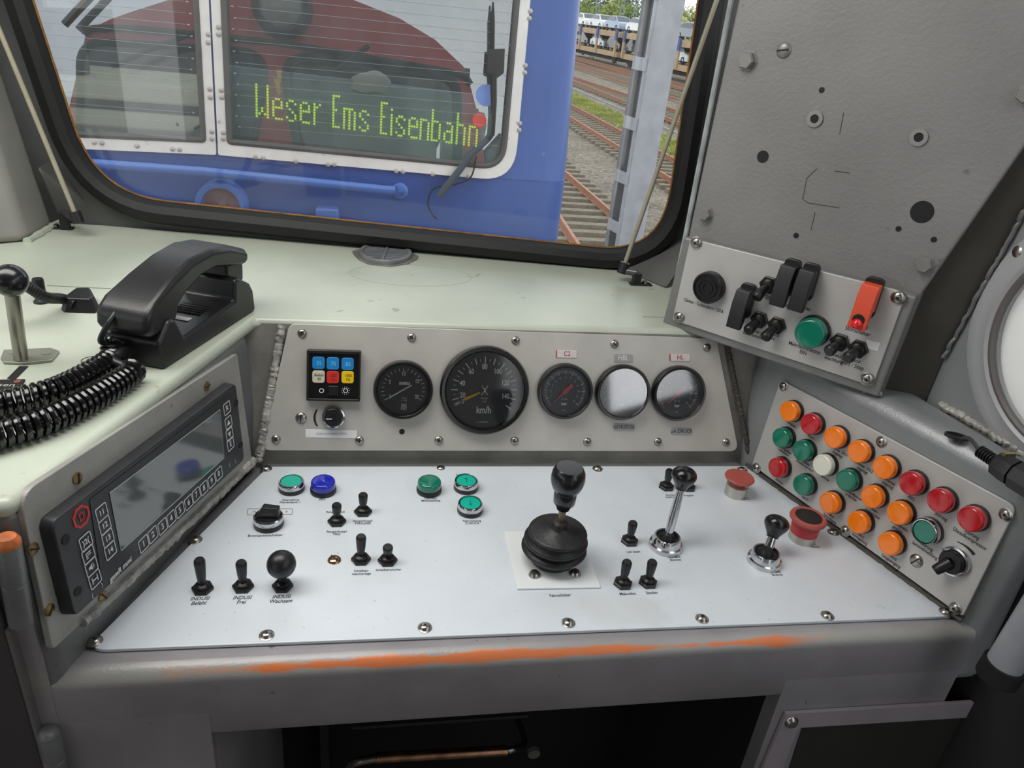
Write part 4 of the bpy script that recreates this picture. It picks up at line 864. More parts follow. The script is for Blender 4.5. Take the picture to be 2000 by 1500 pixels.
def coil(path, R, r, pitch, name, lab):
    # resample the path by length, then wind a helix round it
    P_ = [V(p) for p in path]; seg = [(b-a).length for a, b in zip(P_, P_[1:])]; Lt = sum(seg)
    def at(d):
        for a, b, l in zip(P_, P_[1:], seg):
            if d <= l: return a.lerp(b, d/l), (b-a).normalized()
            d -= l
        return P_[-1], (P_[-1]-P_[-2]).normalized()
    n = int(Lt/pitch*14); pts = []
    for i in range(n+1):
        p, t = at(Lt*i/n); side = t.cross(Z).normalized(); upv = side.cross(t); a = 2*pi*i/14
        pts.append(p + side*cos(a)*R + upv*sin(a)*R)
    o = part(name, MB().tube(pts, r, 7), mat('cord black', (16, 16, 17), .18, 0, (30, .1), coat=.4), ph, label=lab); return o
def smooth(pts, n=10):
    out = []; P_ = [V(p) for p in pts]; P_ = [P_[0]*2-P_[1]] + P_ + [P_[-1]*2-P_[-2]]
    for i in range(1, len(P_)-2):
        for k in range(n):
            t = k/n; a, b, c, d = P_[i-1:i+3]
            out.append(.5*((2*b)+(c-a)*t+(2*a-5*b+4*c-d)*t*t+(3*b-a-3*c+d)*t**3))
    return out + [P_[-2]]
PI_ = PM.inverted()
CP = Pl((0, 0, H+.012), Z, X)
ca = smooth([PI_ @ CP.hit(*q) for q in ((228, 690), (205, 712), (120, 757), (40, 780), (-60, 800))])
ca[0].z += .012; ca[1].z += .010; ca[2].z += .008
cb_ = smooth([PI_ @ CP.hit(*q) for q in ((262, 722), (245, 738), (180, 778), (90, 822), (0, 850), (-80, 872))])
coil(ca, .0095, .0027, .0062, 'coiled_cord', 'rear coiled cord'); coil(cb_, .0095, .0027, .0062, 'coiled_cord', 'front coiled cord')
part('cord_end', MB().tube(smooth([(-.005, W_*.62, .056), (-.016, W_*.66, .046), (-.020, W_*.76, .030), ca[0]]), .0026, 10), PHM, ph)
part('cord_end', MB().tube(smooth([(.0, W_*.55, .018), (-.014, W_*.55, .018), (-.026, W_*.52, .016), cb_[0]]), .0045, 10), PHM, ph)

# ================================================================ SMALL THINGS ON THE GREEN TOP
# lever with black ball at the far left
lb = TOP.hit(42, 706); lt = Pl((0, 0, H+.088), Z, X).hit(20, 548)
lv = thing('brake_lever', 'steel lever with a black ball knob in a slotted plate at the far left edge', 'lever', M.Translation(lb))
li = lv.matrix_world.inverted()
pl4 = [(li @ TOP.hit(*q)).to_2d() for q in ((2, 704), (8, 688), (100, 684), (117, 690), (102, 708), (48, 714), (8, 712))]
part('plate', MB().prism([tuple(p) for p in pl4], 0, .003), mat('lever plate', (150, 154, 140), .35, .5), lv, bevel=.0008)
q = M.Identity(4) @ (lt-lb).to_track_quat('Z', 'Y').to_matrix().to_4x4(); Ln = (lt-lb).length
part('rod', MB().lathe([(.0062, -.004), (.0062, Ln)], 20, q), mat('dull steel rod', (150, 146, 140), .3, 1), lv)
part('ball_knob', MB().ball((0, 0, Ln), .0145, 32, q), mat('satin black knob', (22, 22, 26), .26, 0, (30, .1), coat=.2), lv)
part('slot', MB().prism([tuple((li @ TOP.hit(*p)).to_2d()) for p in ((38, 716), (56, 716), (30, 742), (14, 740))], -.0005, .0006), MBLACK, lv)
for p in ((28, 694), (92, 695)):
    o = li @ TOP.hit(*p); part('screw', MB().lathe([(.0045, .003), (.0045, .0036), (0, .0040)], 16, M.Translation((o.x, o.y, 0))), mat('lever plate', (150, 154, 140), .35, .5), lv)
npl = thing('name_plate', 'black engraved name plate in front of the ball-knob lever, reading Bremsen', 'sign', TOP.mat(*TOP.uv(8, 757)))
ni = npl.matrix_world.inverted(); pp = [tuple((ni @ TOP.hit(*q)).to_2d()) for q in ((-110, 748), (50, 744), (37, 765), (-110, 770))]
part('plate', MB().prism(pp, .0, .0022), MBLACK, npl, bevel=.0006)
tt = MB(); q0 = ni @ TOP.hit(-14, 756); tt.text('Bremsen', .0085, q0.x, q0.y, .0024, sx=1.25); part('lettering', tt, mat('sign print', (170, 172, 168), .6), npl)
o = ni @ TOP.hit(35, 750); part('screw', MB().lathe([(.003, .002), (.003, .0028), (0, .0032)], 14, M.Translation((o.x, o.y, 0))), mat('red screw', (130, 70, 66), .4), npl)
# gooseneck microphone
gm = thing('gooseneck_microphone', 'black ribbed gooseneck with its wedge foot beside the telephone', 'microphone', TOP.mat(*TOP.uv(166, 600)))
gi = gm.matrix_world.inverted(); ft = [tuple((gi @ TOP.hit(*q)).to_2d()) for q in ((118, 606), (150, 582), (186, 582), (198, 606), (186, 613), (124, 611))]
c0 = V((sum(p[0] for p in ft)/6, sum(p[1] for p in ft)/6)); ft2 = [tuple(c0 + (V(p)-c0)*.72) for p in ft]
part('foot', MB().prism(ft, 0, .016, top=ft2), BLACK, gm, bevel=.002)
gp = smooth([gi @ p for p in (TOP.hit(152, 606) + V((0, -.004, .008)), TOP.hit(130, 603) + V((0, -.004, .013)), Pl((0, 0, H+.03), Z, X).hit(88, 580), Pl((0, 0, H+.05), Z, X).hit(48, 556), Pl((0, 0, H+.065), Z, X).hit(0, 532))], 26)
part('gooseneck', MB().tube(gp, [.0052 + .0008*(k % 3 == 0) for k in range(len(gp))], 12), mat('gooseneck black', (22, 22, 23), .4, .2), gm)
pb_ = thing('push_post', 'small black post switch standing behind the gooseneck', 'switch', TOP.mat(*TOP.uv(82, 590)))
part('post', MB().lathe([(.0085, 0), (.008, .002), (.0060, .004), (.0060, .026), (.0052, .028), (0, .028)], 20), BLACK, pb_)
sl = MB().stroke([TOP.uv(92, 558), TOP.uv(216, 564)], .0012, 0, .0003, T=TOP.mat())
wp('panel_seam', sl, mat('seam', (96, 96, 84), .6)); wp('panel_seam', MB().stroke([TOP.uv(1255, 619), TOP.uv(1308, 620)], .0008, 0, .0003, T=TOP.mat()), mat('seam', (96, 96, 84), .6))
for q in ((214, 656), (178, 704)):
    T = TOP.mat(*TOP.uv(*q)); wp('flush_screw', MB().stroke([(.0085*cos(k*pi/12), .0085*sin(k*pi/12)) for k in range(24)], .0009, 0, .0004, True, T=T).lathe([(.0018, 0), (.0018, .0004), (0, .0004)], 10, T), mat('screw seam', (70, 70, 60), .6))
# oval defroster vent
vu, vv = TOP.uv(753, 499); e1u = TOP.uv(812, 500)[0]-vu
vt = thing('air_vent', 'oval dark louvred vent in the green top below the windscreen', 'air vent', TOP.mat(vu, vv, 0, -.12))
A, B = e1u*.86, .047
el = lambda k: [(A*k*cos(2*pi*i/48), B*k*sin(2*pi*i/48)) for i in range(48)]
VM = mat('vent plastic', (132, 134, 138), .36, .3, (40, .15))
part('frame', MB().ring(el(.86), el(1.0), .001, .007), VM, vt, bevel=.001)
part('duct', MB().prism(el(.9), .0002, .0010), MBLACK, vt)
for k in range(-4, 5):
    y = k*.0092; hw = A*.86*sqrt(max(0, 1-(y/(B*.88))**2)); part('louvre', MB().box((0, y, .0042), (hw*2, .0040, .0026), ), VM, vt)
part('rib', MB().box((0, 0, .0055), (.0026, B*1.74, .003)), VM, vt)
fl = MB().prism([(-A*1.30, .004), (-A*1.15, -.014), (-A*.9, -.034), (-A*.5, -.050), (A*.3, -.053), (A*.95, -.034), (A*1.24, -.008), (A*1.25, .006), (A*.9, .024), (-A*.9, .028)], .0001, .0014)
part('flange', fl, mat('vent flange', (142, 142, 134), .35, .4, (40, .2)), vt)
wp('old_patch', MB().stroke([TOP.P(vu+.035+.085*cos(k*pi/20), vv-.085+.045*sin(k*pi/20)) for k in range(40)], .0007, H, H+.0002, True), mat('patch line', (156, 160, 136), .5))
# sun blind rods with their clamps
def rod(foot, topp, lab, brk, flip):
    a = WS.hit(foot[0], foot[1], .075); b = WS.hit(topp[0], topp[1], .055); d = (b-a); b2 = a + d*1.5
    t = thing('blind_rod', lab, 'blind rod', M.Translation(a)); L_ = [V((0, 0, 0)), (b2-a)]
    part('rod', MB().tube(L_, .0032, 12), mat('rod enamel', (158, 152, 132), .4, 0, (30, .06)), t)
    k = MB(); dn = d.normalized(); k.tube([-dn*.004, dn*.012], .0075, 14); part('clamp', k, mat('dark clamp', (52, 52, 54), .4, .5), t)
    g = TOP.hit(*brk) - a; e = V((g.x, g.y, 0))
    part('arm', MB().tube([V((0, 0, .0)), e*.9 + V((0, 0, .0))], .0055, 10), mat('arm metal', (96, 96, 98), .35, .7), t)
    bb = MB().box((g.x*.95, g.y*.95, g.z*.5), (.012, .010, abs(g.z)*1.0)); bb.box((g.x*1.0+.006*flip, g.y, g.z+.0012), (.034, .012, .0024)); part('bracket', bb, mat('dark clamp', (52, 52, 54), .4, .5), t, bevel=.001)
    part('bolt', MB().lathe([(.004, 0), (.004, .004), (0, .0045)], 6, M.Translation((g.x+.012*flip, g.y, g.z+.002))), NICKEL, t)
rod((152, 430), (0, 62), 'pale sun blind rod on a black clamp at the left of the windscreen', (128, 447), -1)
rod((1216, 528), (1400, 0), 'pale sun blind rod on a metal clamp at the right of the windscreen', (1243, 556), 1)
# cable with connector at the right edge
T2 = Pl((0, 0, H+.012), Z, X)
cn = thing('cable_connector', 'black ribbed connector on a thin cable lying at the far right edge', 'connector', M.Translation(T2.hit(1960, 915)))
ci = cn.matrix_world.inverted()
cpth = [ci @ TOP.hit(1872, 856) + V((0, 0, -.004)), ci @ TOP.hit(1888, 866) + V((0, 0, .006)), ci @ T2.hit(1915, 882)]
part('cable', MB().tube(smooth(cpth), .0022, 8), mat('grey cable', (70, 70, 68), .4), cn)
a, b = ci @ T2.hit(1912, 880), ci @ T2.hit(1942, 900); pts = [a.lerp(b, k/24) for k in range(25)]
part('strain_relief', MB().tube(pts, [.0045+.0018*((k//2) % 2) for k in range(25)], 12), BLACK, cn)
a, b = ci @ T2.hit(1942, 900), ci @ T2.hit(2040, 960); d = (b-a)
part('body', MB().tube([a, a+d*.08, a+d*.3, a+d*.42, a+d*.43, a+d*.47, a+d*.48, b], [.007, .012, .0135, .0135, .011, .011, .0145, .0145], 8), GB, cn, sharp=.3)
part('clip', MB().box(tuple(a+d*.33+V((0, .008, .012))), (.012, .004, .004)), BRASS, cn)
gro = TOP.mat(*TOP.uv(1868, 854)); gm_ = MB().stroke([(.0105*cos(k*pi/12), .0065*sin(k*pi/12)) for k in range(24)], .0022, 0, .0022, True, T=gro @ M.Rotation(-.5, 4, 'Z')); wp('cable_hole_rim', gm_, mat('dark clamp', (52, 52, 54), .4, .5))
wp('cable_hole', MB().lathe([(.0075, 0), (.0075, .0006), (0, .0006)], 20, gro @ M.Rotation(-.5, 4, 'Z') @ M.Diagonal((1, .6, 1, 1))), MBLACK)
hz = Pl((0, .50, 0), -Y, X)
a, b = hz.hit(2010, 1100), hz.hit(1958, 1245)
hs_ = thing('ribbed_hose', 'black ribbed hose hanging in the shadow at the far right edge', 'hose', M.Translation(b)); pts = [(a-b)*(k/60) for k in range(-10, 80)]
part('hose', MB().tube(pts, [.0125+.0022*((k//2) % 2) for k in range(90)], 16), RUBBER, hs_)
hz = Pl((0, .42, 0), -Y, X)
a, b = hz.hit(2030, 1190), hz.hit(1962, 1298)
gh = thing('handrail_tube', 'grey painted tube end at the lower right edge', 'tube', M.Translation(b)); L_ = (a-b)
part('tube', MB().tube([V((0, 0, 0)), L_*1.6], .0155, 24), mat('tube paint', (150, 152, 158), .4, .1), gh)
part('collar', MB().tube([-L_*.25, L_*.02], .0185, 20), MBLACK, gh)
# frame plate under the desk at the right, and the foot bar
fp = thing('cover_frame', 'grey flat frame plate with a screw under the right of the desk', 'cover frame', FRONT.mat())
fo = pxpoly(FRONT, [(1531, 1387), (2060, 1352), (2060, 1560), (1476, 1520)]); fi = pxpoly(FRONT, [(1568, 1413), (2030, 1392), (2030, 1600), (1520, 1560)])
f_ = MB().prism(pxpoly(FRONT, [(1531, 1387), (1572, 1384.5), (1556, 1414), (1552, 1420), (1500, 1560), (1458, 1560)]), .001, .005); f_.prism(pxpoly(FRONT, [(1572, 1384.5), (1985, 1360), (1985, 1388), (1568, 1413), (1556, 1414)]), .001, .005)
part('frame', f_, mat('frame paint', (160, 152, 158), .4, .2, (20, .06)), fp)
u, v_ = FRONT.uv(1541, 1402); part('inner_panel', MB().prism(fi, .0004, .0012), mat('dark inner panel', (36, 36, 32), .6), fp)
part('screw', MB().lathe([(.0075, .005), (.0072, .0066), (.005, .009), (0, .0095)], 20, M.Translation((u, v_, 0))), NICKEL, fp)
FB = Pl((0, .62, 0), -Y, X)
a, b = FB.hit(735, 1480), FB.hit(990, 1466)
fb_ = thing('foot_bar', 'worn copper-toned metal foot bar in the dark recess below the desk', 'foot bar', M.Translation(a)); d = b-a
part('bar', MB().tube([V((0, 0, 0)), d], .0065, 16), mat('worn copper bar', (170, 128, 104), .25, 1, (60, .3)), fb_)
part('bend', MB().tube(smooth([(0, 0, 0), V((-.02, 0, -.004)), V((-.032, .006, -.02)), V((-.036, .02, -.07))]), .0055, 12), mat('dull steel rod', (150, 146, 140), .3, 1), fb_)
part('bend', MB().tube(smooth([d, d + V((.012, .004, -.002)), d + V((.03, .03, -.02)), d + V((.03, .12, -.06))]), .0045, 12), mat('dull steel rod', (150, 146, 140), .3, 1), fb_)
part('bolt', MB().lathe([(.008, 0), (.008, .006), (0, .006)], 18, M.Translation(d + V((.035, .0, -.004))) @ M.Rotation(pi/2, 4, 'X')), DGREY, fb_)
st = MB().box((d.x/2, .03, .022), (d.x+.06, .006, .005)); part('ledge', st, mat('dark ledge', (44, 44, 46), .5), fb_)
# ================================================================ OUTSIDE: OUR OWN RED FRONT (seen mirrored in the panes ahead)
YB = 2.8; AL = radians(9.1)
BODY = Pl((0, YB, 0), -Y, X)
BW = Pl(BODY.hit(425, 300), (0, -cos(AL), sin(AL)), X)
XMID = -.56; EO = .020; SLOPE = WS.u.y/WS.u.x
def yext(x):
    if x < XMID: x = 2*XMID - x
    return WS.o.y + SLOPE*(x-WS.o.x) + EO
EXR = Pl(WS.o - WS.n*EO, WS.n, WS.u); EXL = Pl(V((2*XMID-EXR.o.x, EXR.o.y, EXR.o.z)), V((-WS.n.x, WS.n.y, WS.n.z)), X)
def refl(x, y):
    d = ray(x, y); h = BW.hit(x, y); n = BW.n; r = d - n*(2*d.dot(n))
    for e in (EXR, EXL):
        p = h + r*((e.o-h).dot(e.n)/r.dot(e.n))
        if (p.x >= XMID) == (e is EXR): return (p.x, p.z)
    return (p.x, p.z)
def clip(poly, sgn):
    out = []
    for i in range(len(poly)):
        p, q = poly[i-1], poly[i]; ip, iq = (p[0]-XMID)*sgn >= 0, (q[0]-XMID)*sgn >= 0
        if ip != iq: t = (XMID-p[0])/(q[0]-p[0]); out.append((XMID, p[1]+(q[1]-p[1])*t))
        if iq: out.append(tuple(q))
    return out
REDP = mat('red loco paint', (186, 56, 60), .35, 0, (3, .1), coat=.2)
outl = [refl(*q) for q in ((185, 52), (215, 38), (260, 22), (330, 0), (420, -20), (500, -28), (600, -22), (690, 0), (780, 36), (850, 78), (905, 130), (916, 158), (930, 210), (945, 300), (960, 420), (980, 560), (60, 520), (100, 330), (130, 230), (150, 140), (168, 62))]
xmax = max(WS.P(*p).x for p in offs(glass_poly, .036))
outl = [(max(p[0], xmax+.05) if (p[0] > .2 and p[1] < 1.45) else p[0], p[1]) for p in outl]
rwp = [(WS.P(*p).x, WS.P(*p).z) for p in offs(glass_poly, .036)]
lwp = [(2*XMID-p[0], p[1]) for p in rwp][::-1]
ext = MB()
for poly, hole in ((clip(outl, 1), rwp), (clip(outl, -1), lwp)): ext.holed(poly, [hole], 0, .012)
def bend(mb_, lift=0):
    for v in mb_.b.verts: x, z, h = v.co; v.co = (x, yext(x)+h+lift, z)
    return mb_
ext = struct(part('wall_exterior', bend(ext), REDP))
# arched roof and back wall of our own cab
arch = [p for p in outl if p[1] > 1.38]
k0 = min(range(len(arch)), key=lambda i: -arch[i][0]); arch = sorted(arch, key=lambda p: p[0])
rf = MB(); rows = []
for dz in (0, -.03):
    rows.append(rf._v([(p[0], yext(p[0]), p[1]+dz) for p in arch], None)); rows.append(rf._v([(p[0], -1.3, p[1]+dz) for p in arch], None))
for i in range(len(arch)-1):
    for a_, b_ in ((0, 1), (1, 3), (3, 2), (2, 0)): rf.face([rows[a_][i], rows[a_][i+1], rows[b_][i+1], rows[b_][i]])
struct(part('ceiling', rf, mat('ceiling paint', (150, 148, 144), .6)))
BKW = Pl((0, -1.30, 0), Y, -X)
bwp = [(-p[0], p[1]-.001) for p in arch[::-1]] + [(-arch[0][0], 0), (-arch[-1][0], 0)]
struct(part('wall_back', MB().prism(bwp, -.04, 0, BKW.mat()), mat('back wall paint', (200, 198, 190), .6)))
def xp(name, mb_, m, **k): return part(name, mb_, m, ext, **k)
for w_ in (rwp, lwp):
    xp('outer_gasket', MB().tube([V((p[0], yext(p[0])+.012, p[1])) for p in w_], .018, 8, closed=True), mat('gasket rubber', (16, 16, 16), .55))
xp('left_pane', bend(MB().prism(lwp, 0, .004)), glass('tinted pane', .05, (70, 78, 78), .12, (150, 160, 160), .02, 5))
gut = smooth([V((p[0], yext(p[0])+.022, p[1])) for p in [refl(*q) for q in ((166, 70), (172, 60), (200, 56), (270, 58), (378, 68), (465, 77), (600, 94), (750, 120), (860, 138), (905, 150), (920, 166))]], 6)
xp('roof_gutter', MB().tube(gut, .017, 8), MBLACK)
hx, hz_ = refl(553, 20); HT = M.Translation((hx, yext(hx)+.02, hz_)) @ M.Rotation(-pi/2, 4, 'X')
xp('headlamp', MB().lathe([(.155, 0), (.155, .09), (.14, .11), (.118, .11), (.115, .08)], 40, HT), mat('headlamp ring', (44, 40, 40), .4))
xp('headlamp_lens', MB().lathe([(.116, .085), (.08, .10), (0, .108)], 40, HT), mat('headlamp glass', (150, 150, 142), .2, 0, (20, .2), coat=.6))
bo = [refl(*q) for q in ((539, 137), (550, 136), (552, 152), (558, 160), (557, 167), (546, 160), (547, 176), (550, 178), (544, 187), (538, 175), (541, 175), (533, 152), (543, 156))]
xp('lightning_sign', bend(MB().prism(bo, .0125, .016)), mat('yellow sign', (236, 190, 24), .5))
for a, b, c in (((720, 98), (655, 148), (610, 172)), ((395, 70), (300, 105), (228, 140))):
    xp('wiper', MB().tube([V((q[0], yext(q[0])+.09, q[1])) for q in (refl(*a), refl(*b), refl(*c))], .014, 8), MBLACK)

# ================================================================ THE BLUE LOCOMOTIVE AHEAD
bl_ = thing('blue_locomotive', 'blue locomotive cab front close ahead, with white riveted window frames', 'locomotive', M.Translation((-.55, YB, -1.6)))
BLUE = mat('blue loco paint', (54, 90, 166), .32, 0, (2.2, .12), coat=.25, speck=[(26, .70, (120, 150, 200), .35), (3, .66, (62, 96, 176), .5)])
WF = mat('white frame paint', (236, 234, 228), .45, 0, (14, .05), None, speck=[(24, .68, (140, 128, 108), .6)])
xr_ = BODY.hit(1098, 470).x; xc = BW.o.x-.012; xl_ = 2*xc - xr_
zs = BODY.hit(425, 312).z
def front_poly(x0, x1, y0, y1, r=.09, seg=6):    # plan outline with rounded front corners
    return rpoly([(x0, y0), (x1, y0), (x1, y1), (x0, y1)], [r, r, 0, 0], seg)
wp('body', MB().prism(front_poly(xl_, xr_, YB, YB+3.2, .10, 8), -2.1, zs), BLUE, bl_)
wh = 1.55
def bwuv(*q): return BW.uv(*q)
Ri = [bwuv(*q) for q in ((452, 288), (1000, 330), (1018, 0))]
yb_l = bwuv(432, 303)[1]
ro_ = [(bwuv(427.5, 303)[0], bwuv(432, 303)[1]), (bwuv(1010, 250)[0]+.0, bwuv(940, 350)[1]), (bwuv(1040, 0)[0]-.0, .98), (bwuv(427.5, 303)[0], .98)]
outR = rpoly(ro_, [.008, .125, .10, .008], 8)
FWd = .046
inR = rpoly([(ro_[0][0]+FWd*.85, ro_[0][1]+FWd), (ro_[1][0]-FWd, ro_[1][1]+FWd), (ro_[2][0]-FWd, ro_[2][1]-FWd), (ro_[3][0]+FWd*.85, ro_[3][1]-FWd)], [.008, .085, .06, .008], 8)
xq = bwuv(425.5, 303)[0]
mir = lambda P_: [(2*xq-p[0], p[1]) for p in P_][::-1]
outL, inL = mir(outR), mir(inR)
BM = BW.mat(); xw0, xw1 = xl_-BW.o.x, xr_-BW.o.x
zt = 1.25
face = MB().holed(rpoly([(xw0+.1, (zs-BW.o.z)), (xw1-.1, (zs-BW.o.z)), (xw1-.1, zt), (xw0+.1, zt)], 0), [inR, inL], -.05, 0, BM)
wp('window_wall', face, BLUE, bl_)
for sx in (1, -1):         # rounded outer corner of the upper cab
    x = xw1-.1 if sx > 0 else xw0+.1
    pr_ = [(x+sx*.1*sin(a), .1*cos(a)-.1) for a in [pi/2*k/8 for k in range(9)]] + [(x+sx*.10, -.6), (x+sx*.02, -.6), (x+sx*.02, -.05), (x, -.05)]
    c = MB(); a = c._v([(p[0], zs-BW.o.z, p[1]) for p in pr_], BM); b = c._v([(p[0], zt, p[1]) for p in pr_], BM); n = len(pr_)
    for i in range(n): c.face([a[i], a[(i+1) % n], b[(i+1) % n], b[i]])
    wp('corner_post', c, BLUE, bl_)
RIV = mat('frame rivet', (190, 186, 178), .45, .2)
for nm, o_, i_ in (('right', outR, inR), ('left', outL, inL)):
    fo_ = wp('window_frame', MB().ring(i_, o_, .001, .012, BM), WF, bl_, label='white riveted window frame')
    wp('seal', MB().tube([BM @ V((p[0], p[1], .008)) for p in i_], .011, 8, closed=True), mat('old seal', (84, 84, 82), .6), bl_)
PGL = glass('mirroring pane', .36, (236, 242, 242), .12, (150, 168, 170), .0, 14)
for i_ in (inR, inL):
    p_ = wp('window_pane', MB().flat(i_, -.009, BM), PGL, bl_)
    lo = min(q[0] for q in i_); hi = max(q[0] for q in i_); b0 = min(q[1] for q in i_); hw = MB()
    for k in range(26):
        y = b0 + .075 + k*.0345; hw.box(((lo+hi)/2, y, -.0072), (hi-lo-.08, .0009, .0006), BM)
        for sx in (lo+.028, hi-.028): hw.box((sx+.004*(-1)**k, y, -.0072), (.008, .004, .0008), BM)
    wp('heating_wires', hw, mat('heating wire', (176, 184, 184), .4, .5), bl_)
rv = lambda: MB().lathe([(.0085, 0), (.0085, .003), (.005, .006), (0, .007)], 14)
bmi = bl_.matrix_world.inverted()
pr2 = [(407, 67), (407, 83), (410, 174), (411, 190), (414, 257), (414, 271), (427, 53), (427, 67), (432, 176), (433, 190), (436, 259), (436, 271), (184, 278), (199, 279), (268, 285), (337, 291), (351, 292), (499, 306), (514, 308), (578, 315), (641, 321), (653, 321), (774, 334), (787, 335), (845, 340), (915, 345), (1015, 241), (1014, 254), (1026, 128), (1025, 142), (1036, 22), (1034, 36)]
for q in pr2:
    o = cpart('rivet', 'blrv', rv, RIV, bl_); u, v_ = BW.uv(*q, .012); o.matrix_local = bmi @ BW.mat(u, v_, .011)
# cab interior behind the panes
INT = mat('cab interior grey', (52, 56, 58), .7); CRM = mat('cream desk', (238, 234, 200), .5, 0, (4, .05))
x0, x1 = xw0+BW.o.x+.06, xw1+BW.o.x-.06
wp('cab_back_wall', MB().box(((x0+x1)/2, YB+1.7, 1.2), (x1-x0, .03, 1.6)), INT, bl_)
wp('cab_floor', MB().box(((x0+x1)/2, YB+.95, zs-.06), (x1-x0, 1.7, .03)), INT, bl_)
for xx_ in (x0, x1): wp('cab_side', MB().box((xx_, YB+1.1, 1.3), (.03, 1.5, 1.3)), INT, bl_)
wp('cab_shade_roof', MB().box(((x0+x1)/2, YB+1.42, 2.0), (x1-x0+.1, .75, .04)), BLUE, bl_)  # unseen half roof, placed to keep daylight off the back wall
sq = [BW.hit(*q, -.35) for q in ((40, -40), (95, -10), (128, 55), (142, 158), (60, 158))]
wp('seat_back', MB().prism([(p.x, p.z) for p in sq], -.05, .05, M(((1, 0, 0, 0), (0, 0, -1, YB+.55), (0, 1, 0, 0), (0, 0, 0, 1)))), mat('mauve seat', (120, 112, 122), .8), bl_, bevel=.02)
cs = MB(); BI = lambda q, h: BW.hit(q[0], q[1], h)
zc1 = BI((250, 166), -.30).z; zc2 = BI((250, 206), -.25).z; zc3 = BI((250, 222), -.16).z
xA = BI((60, 200), -.3).x; xB = BI((402, 200), -.3).x
cs.hexa([(xA, YB+.36, zc2), (xB, YB+.36, zc2), (xB, YB+.9, zc2), (xA, YB+.9, zc2), (xA, YB+.42, zc1), (xB, YB+.42, zc1), (xB, YB+.9, zc1), (xA, YB+.9, zc1)])
cs.box(((xA+xB)/2, YB+.22, zc3-.05), (xB-xA, .36, .06))
wp('cab_desk', cs, CRM, bl_, bevel=.012, label='cream coloured desk inside the left window')
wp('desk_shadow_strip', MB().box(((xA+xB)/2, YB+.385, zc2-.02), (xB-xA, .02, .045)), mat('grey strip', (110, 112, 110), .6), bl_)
mic = [BI(q, -.1) for q in ((338, 262), (338, 248), (345, 240), (356, 262), (380, 252), (400, 240))]
wp('desk_lamp', MB().tube([mic[0], mic[1]], .014, 12).tube(smooth(mic[2:]), .005, 8), mat('mic dark', (70, 76, 70), .4), bl_)
# display board with the dot-matrix text
DB = Pl(BW.P(0, 0, -.055), BW.n, BW.u)
db = thing('display_board', 'dark destination display reading Weser Ems Eisenbahn in green dots behind the right pane', 'display', DB.mat(*DB.uv(700, 220)))
dbi = db.matrix_world.inverted()
bp2 = [tuple((dbi @ DB.hit(*q)).to_2d()) for q in ((440, 360), (985, 420), (985, 190), (440, 126))]
TEAL = mat('display teal', (176, 204, 208), .4, 0, (8, .05))
part('housing', MB().prism(bp2, -.05, 0), TEAL, db, bevel=.004)
part('lower_rail', MB().stroke([tuple((dbi @ DB.hit(*q)).to_2d()) for q in ((445, 268), (985, 330))], .02, 0, .006), mat('display rail', (96, 122, 128), .4), db)
FONT = {'W': ('0:0-11', '1:10', '2:8,9', '3:10', '4:0-11'), 'e': ('0:5-10', '1:4,7,11', '2:4,7,11', '3:5-7,11'), 's': ('0:5,6,10', '1:4,7,11', '2:4,8,11', '3:5,9,10'), 'r': ('0:4-11', '1:5', '2:4'), 'E': ('0:0-11', '1:0,5,11', '2:0,11'),
        'm': ('0:4-11', '1:4', '2:4-11', '3:4', '4:5-11'), 'i': ('0:2,4-11',), 'n': ('0:4-11', '1:4', '2:4', '3:5-11'), 'b': ('0:0-11', '1:4,11', '2:4,11', '3:5-10'), 'a': ('0:8-10', '1:4,7,11', '2:4,7,11', '3:5-11'), 'h': ('0:0-11', '1:4', '2:4', '3:5-11')}
LAY = [('W', 0), ('e', 6), ('s', 11), ('e', 16), ('r', 21), ('E', 28), ('m', 32), ('s', 38), ('E', 46), ('i', 50), ('s', 52), ('e', 57), ('n', 61.5), ('b', 66), ('a', 71), ('h', 76), ('n', 81)]
pA, pB, pC = [dbi @ DB.hit(*q) for q in ((500.5, 165), (919.8, 226), (501.5, 226.5))]
du_ = (pB-pA)/80.6; dw_ = (pC-pA)/11; pB2 = dbi @ DB.hit(919.8, 226)
dots = MB(); yel = MB()
for ch, c0_ in LAY:
    for colspec in FONT[ch]:
        c, rows = colspec.split(':')
        for seg in rows.split(','):
            a, b = (seg.split('-')+[seg])[:2] if '-' in seg else (seg, seg)
            for r_ in range(int(a), int(b)+1):
                cx = c0_ + int(c); kx = cx if cx <= 46 else 46 + (cx-46)*.985
                p = pA + du_*kx + dw_*r_
                if cx > 84: continue
                dots.lathe([(.0042, .0005), (.0030, .0022), (.0016, .0022), (.0012, .0010), (0, .0010)], 10, M.Translation((p.x, p.y, 0)))
LED = mat('lit dot', (206, 236, 66), .4, 0, (70, .25), emit=1.3)
o = part('led_dots', dots, LED, db); o['kind'] = 'stuff'
# a folded white cloth lying behind the display
fc = DB.hit(722, 166, -.02); cl = thing('white_cloth', 'crumpled white cloth peeking over the top of the display board', 'cloth', M.Translation(fc))
cm = MB().lathe([(.078, -.02), (.076, 0), (.066, .02), (.045, .038), (.02, .046), (0, .047)], 20)
for v in cm.b.verts: v.co.x += .35*v.co.z + .006*sin(v.co.y*90); v.co.y *= .5; v.co.z += .004*sin(v.co.x*80)
part('folds', cm, mat('white cloth', (226, 222, 206), .8, 0, (12, .08)), cl)
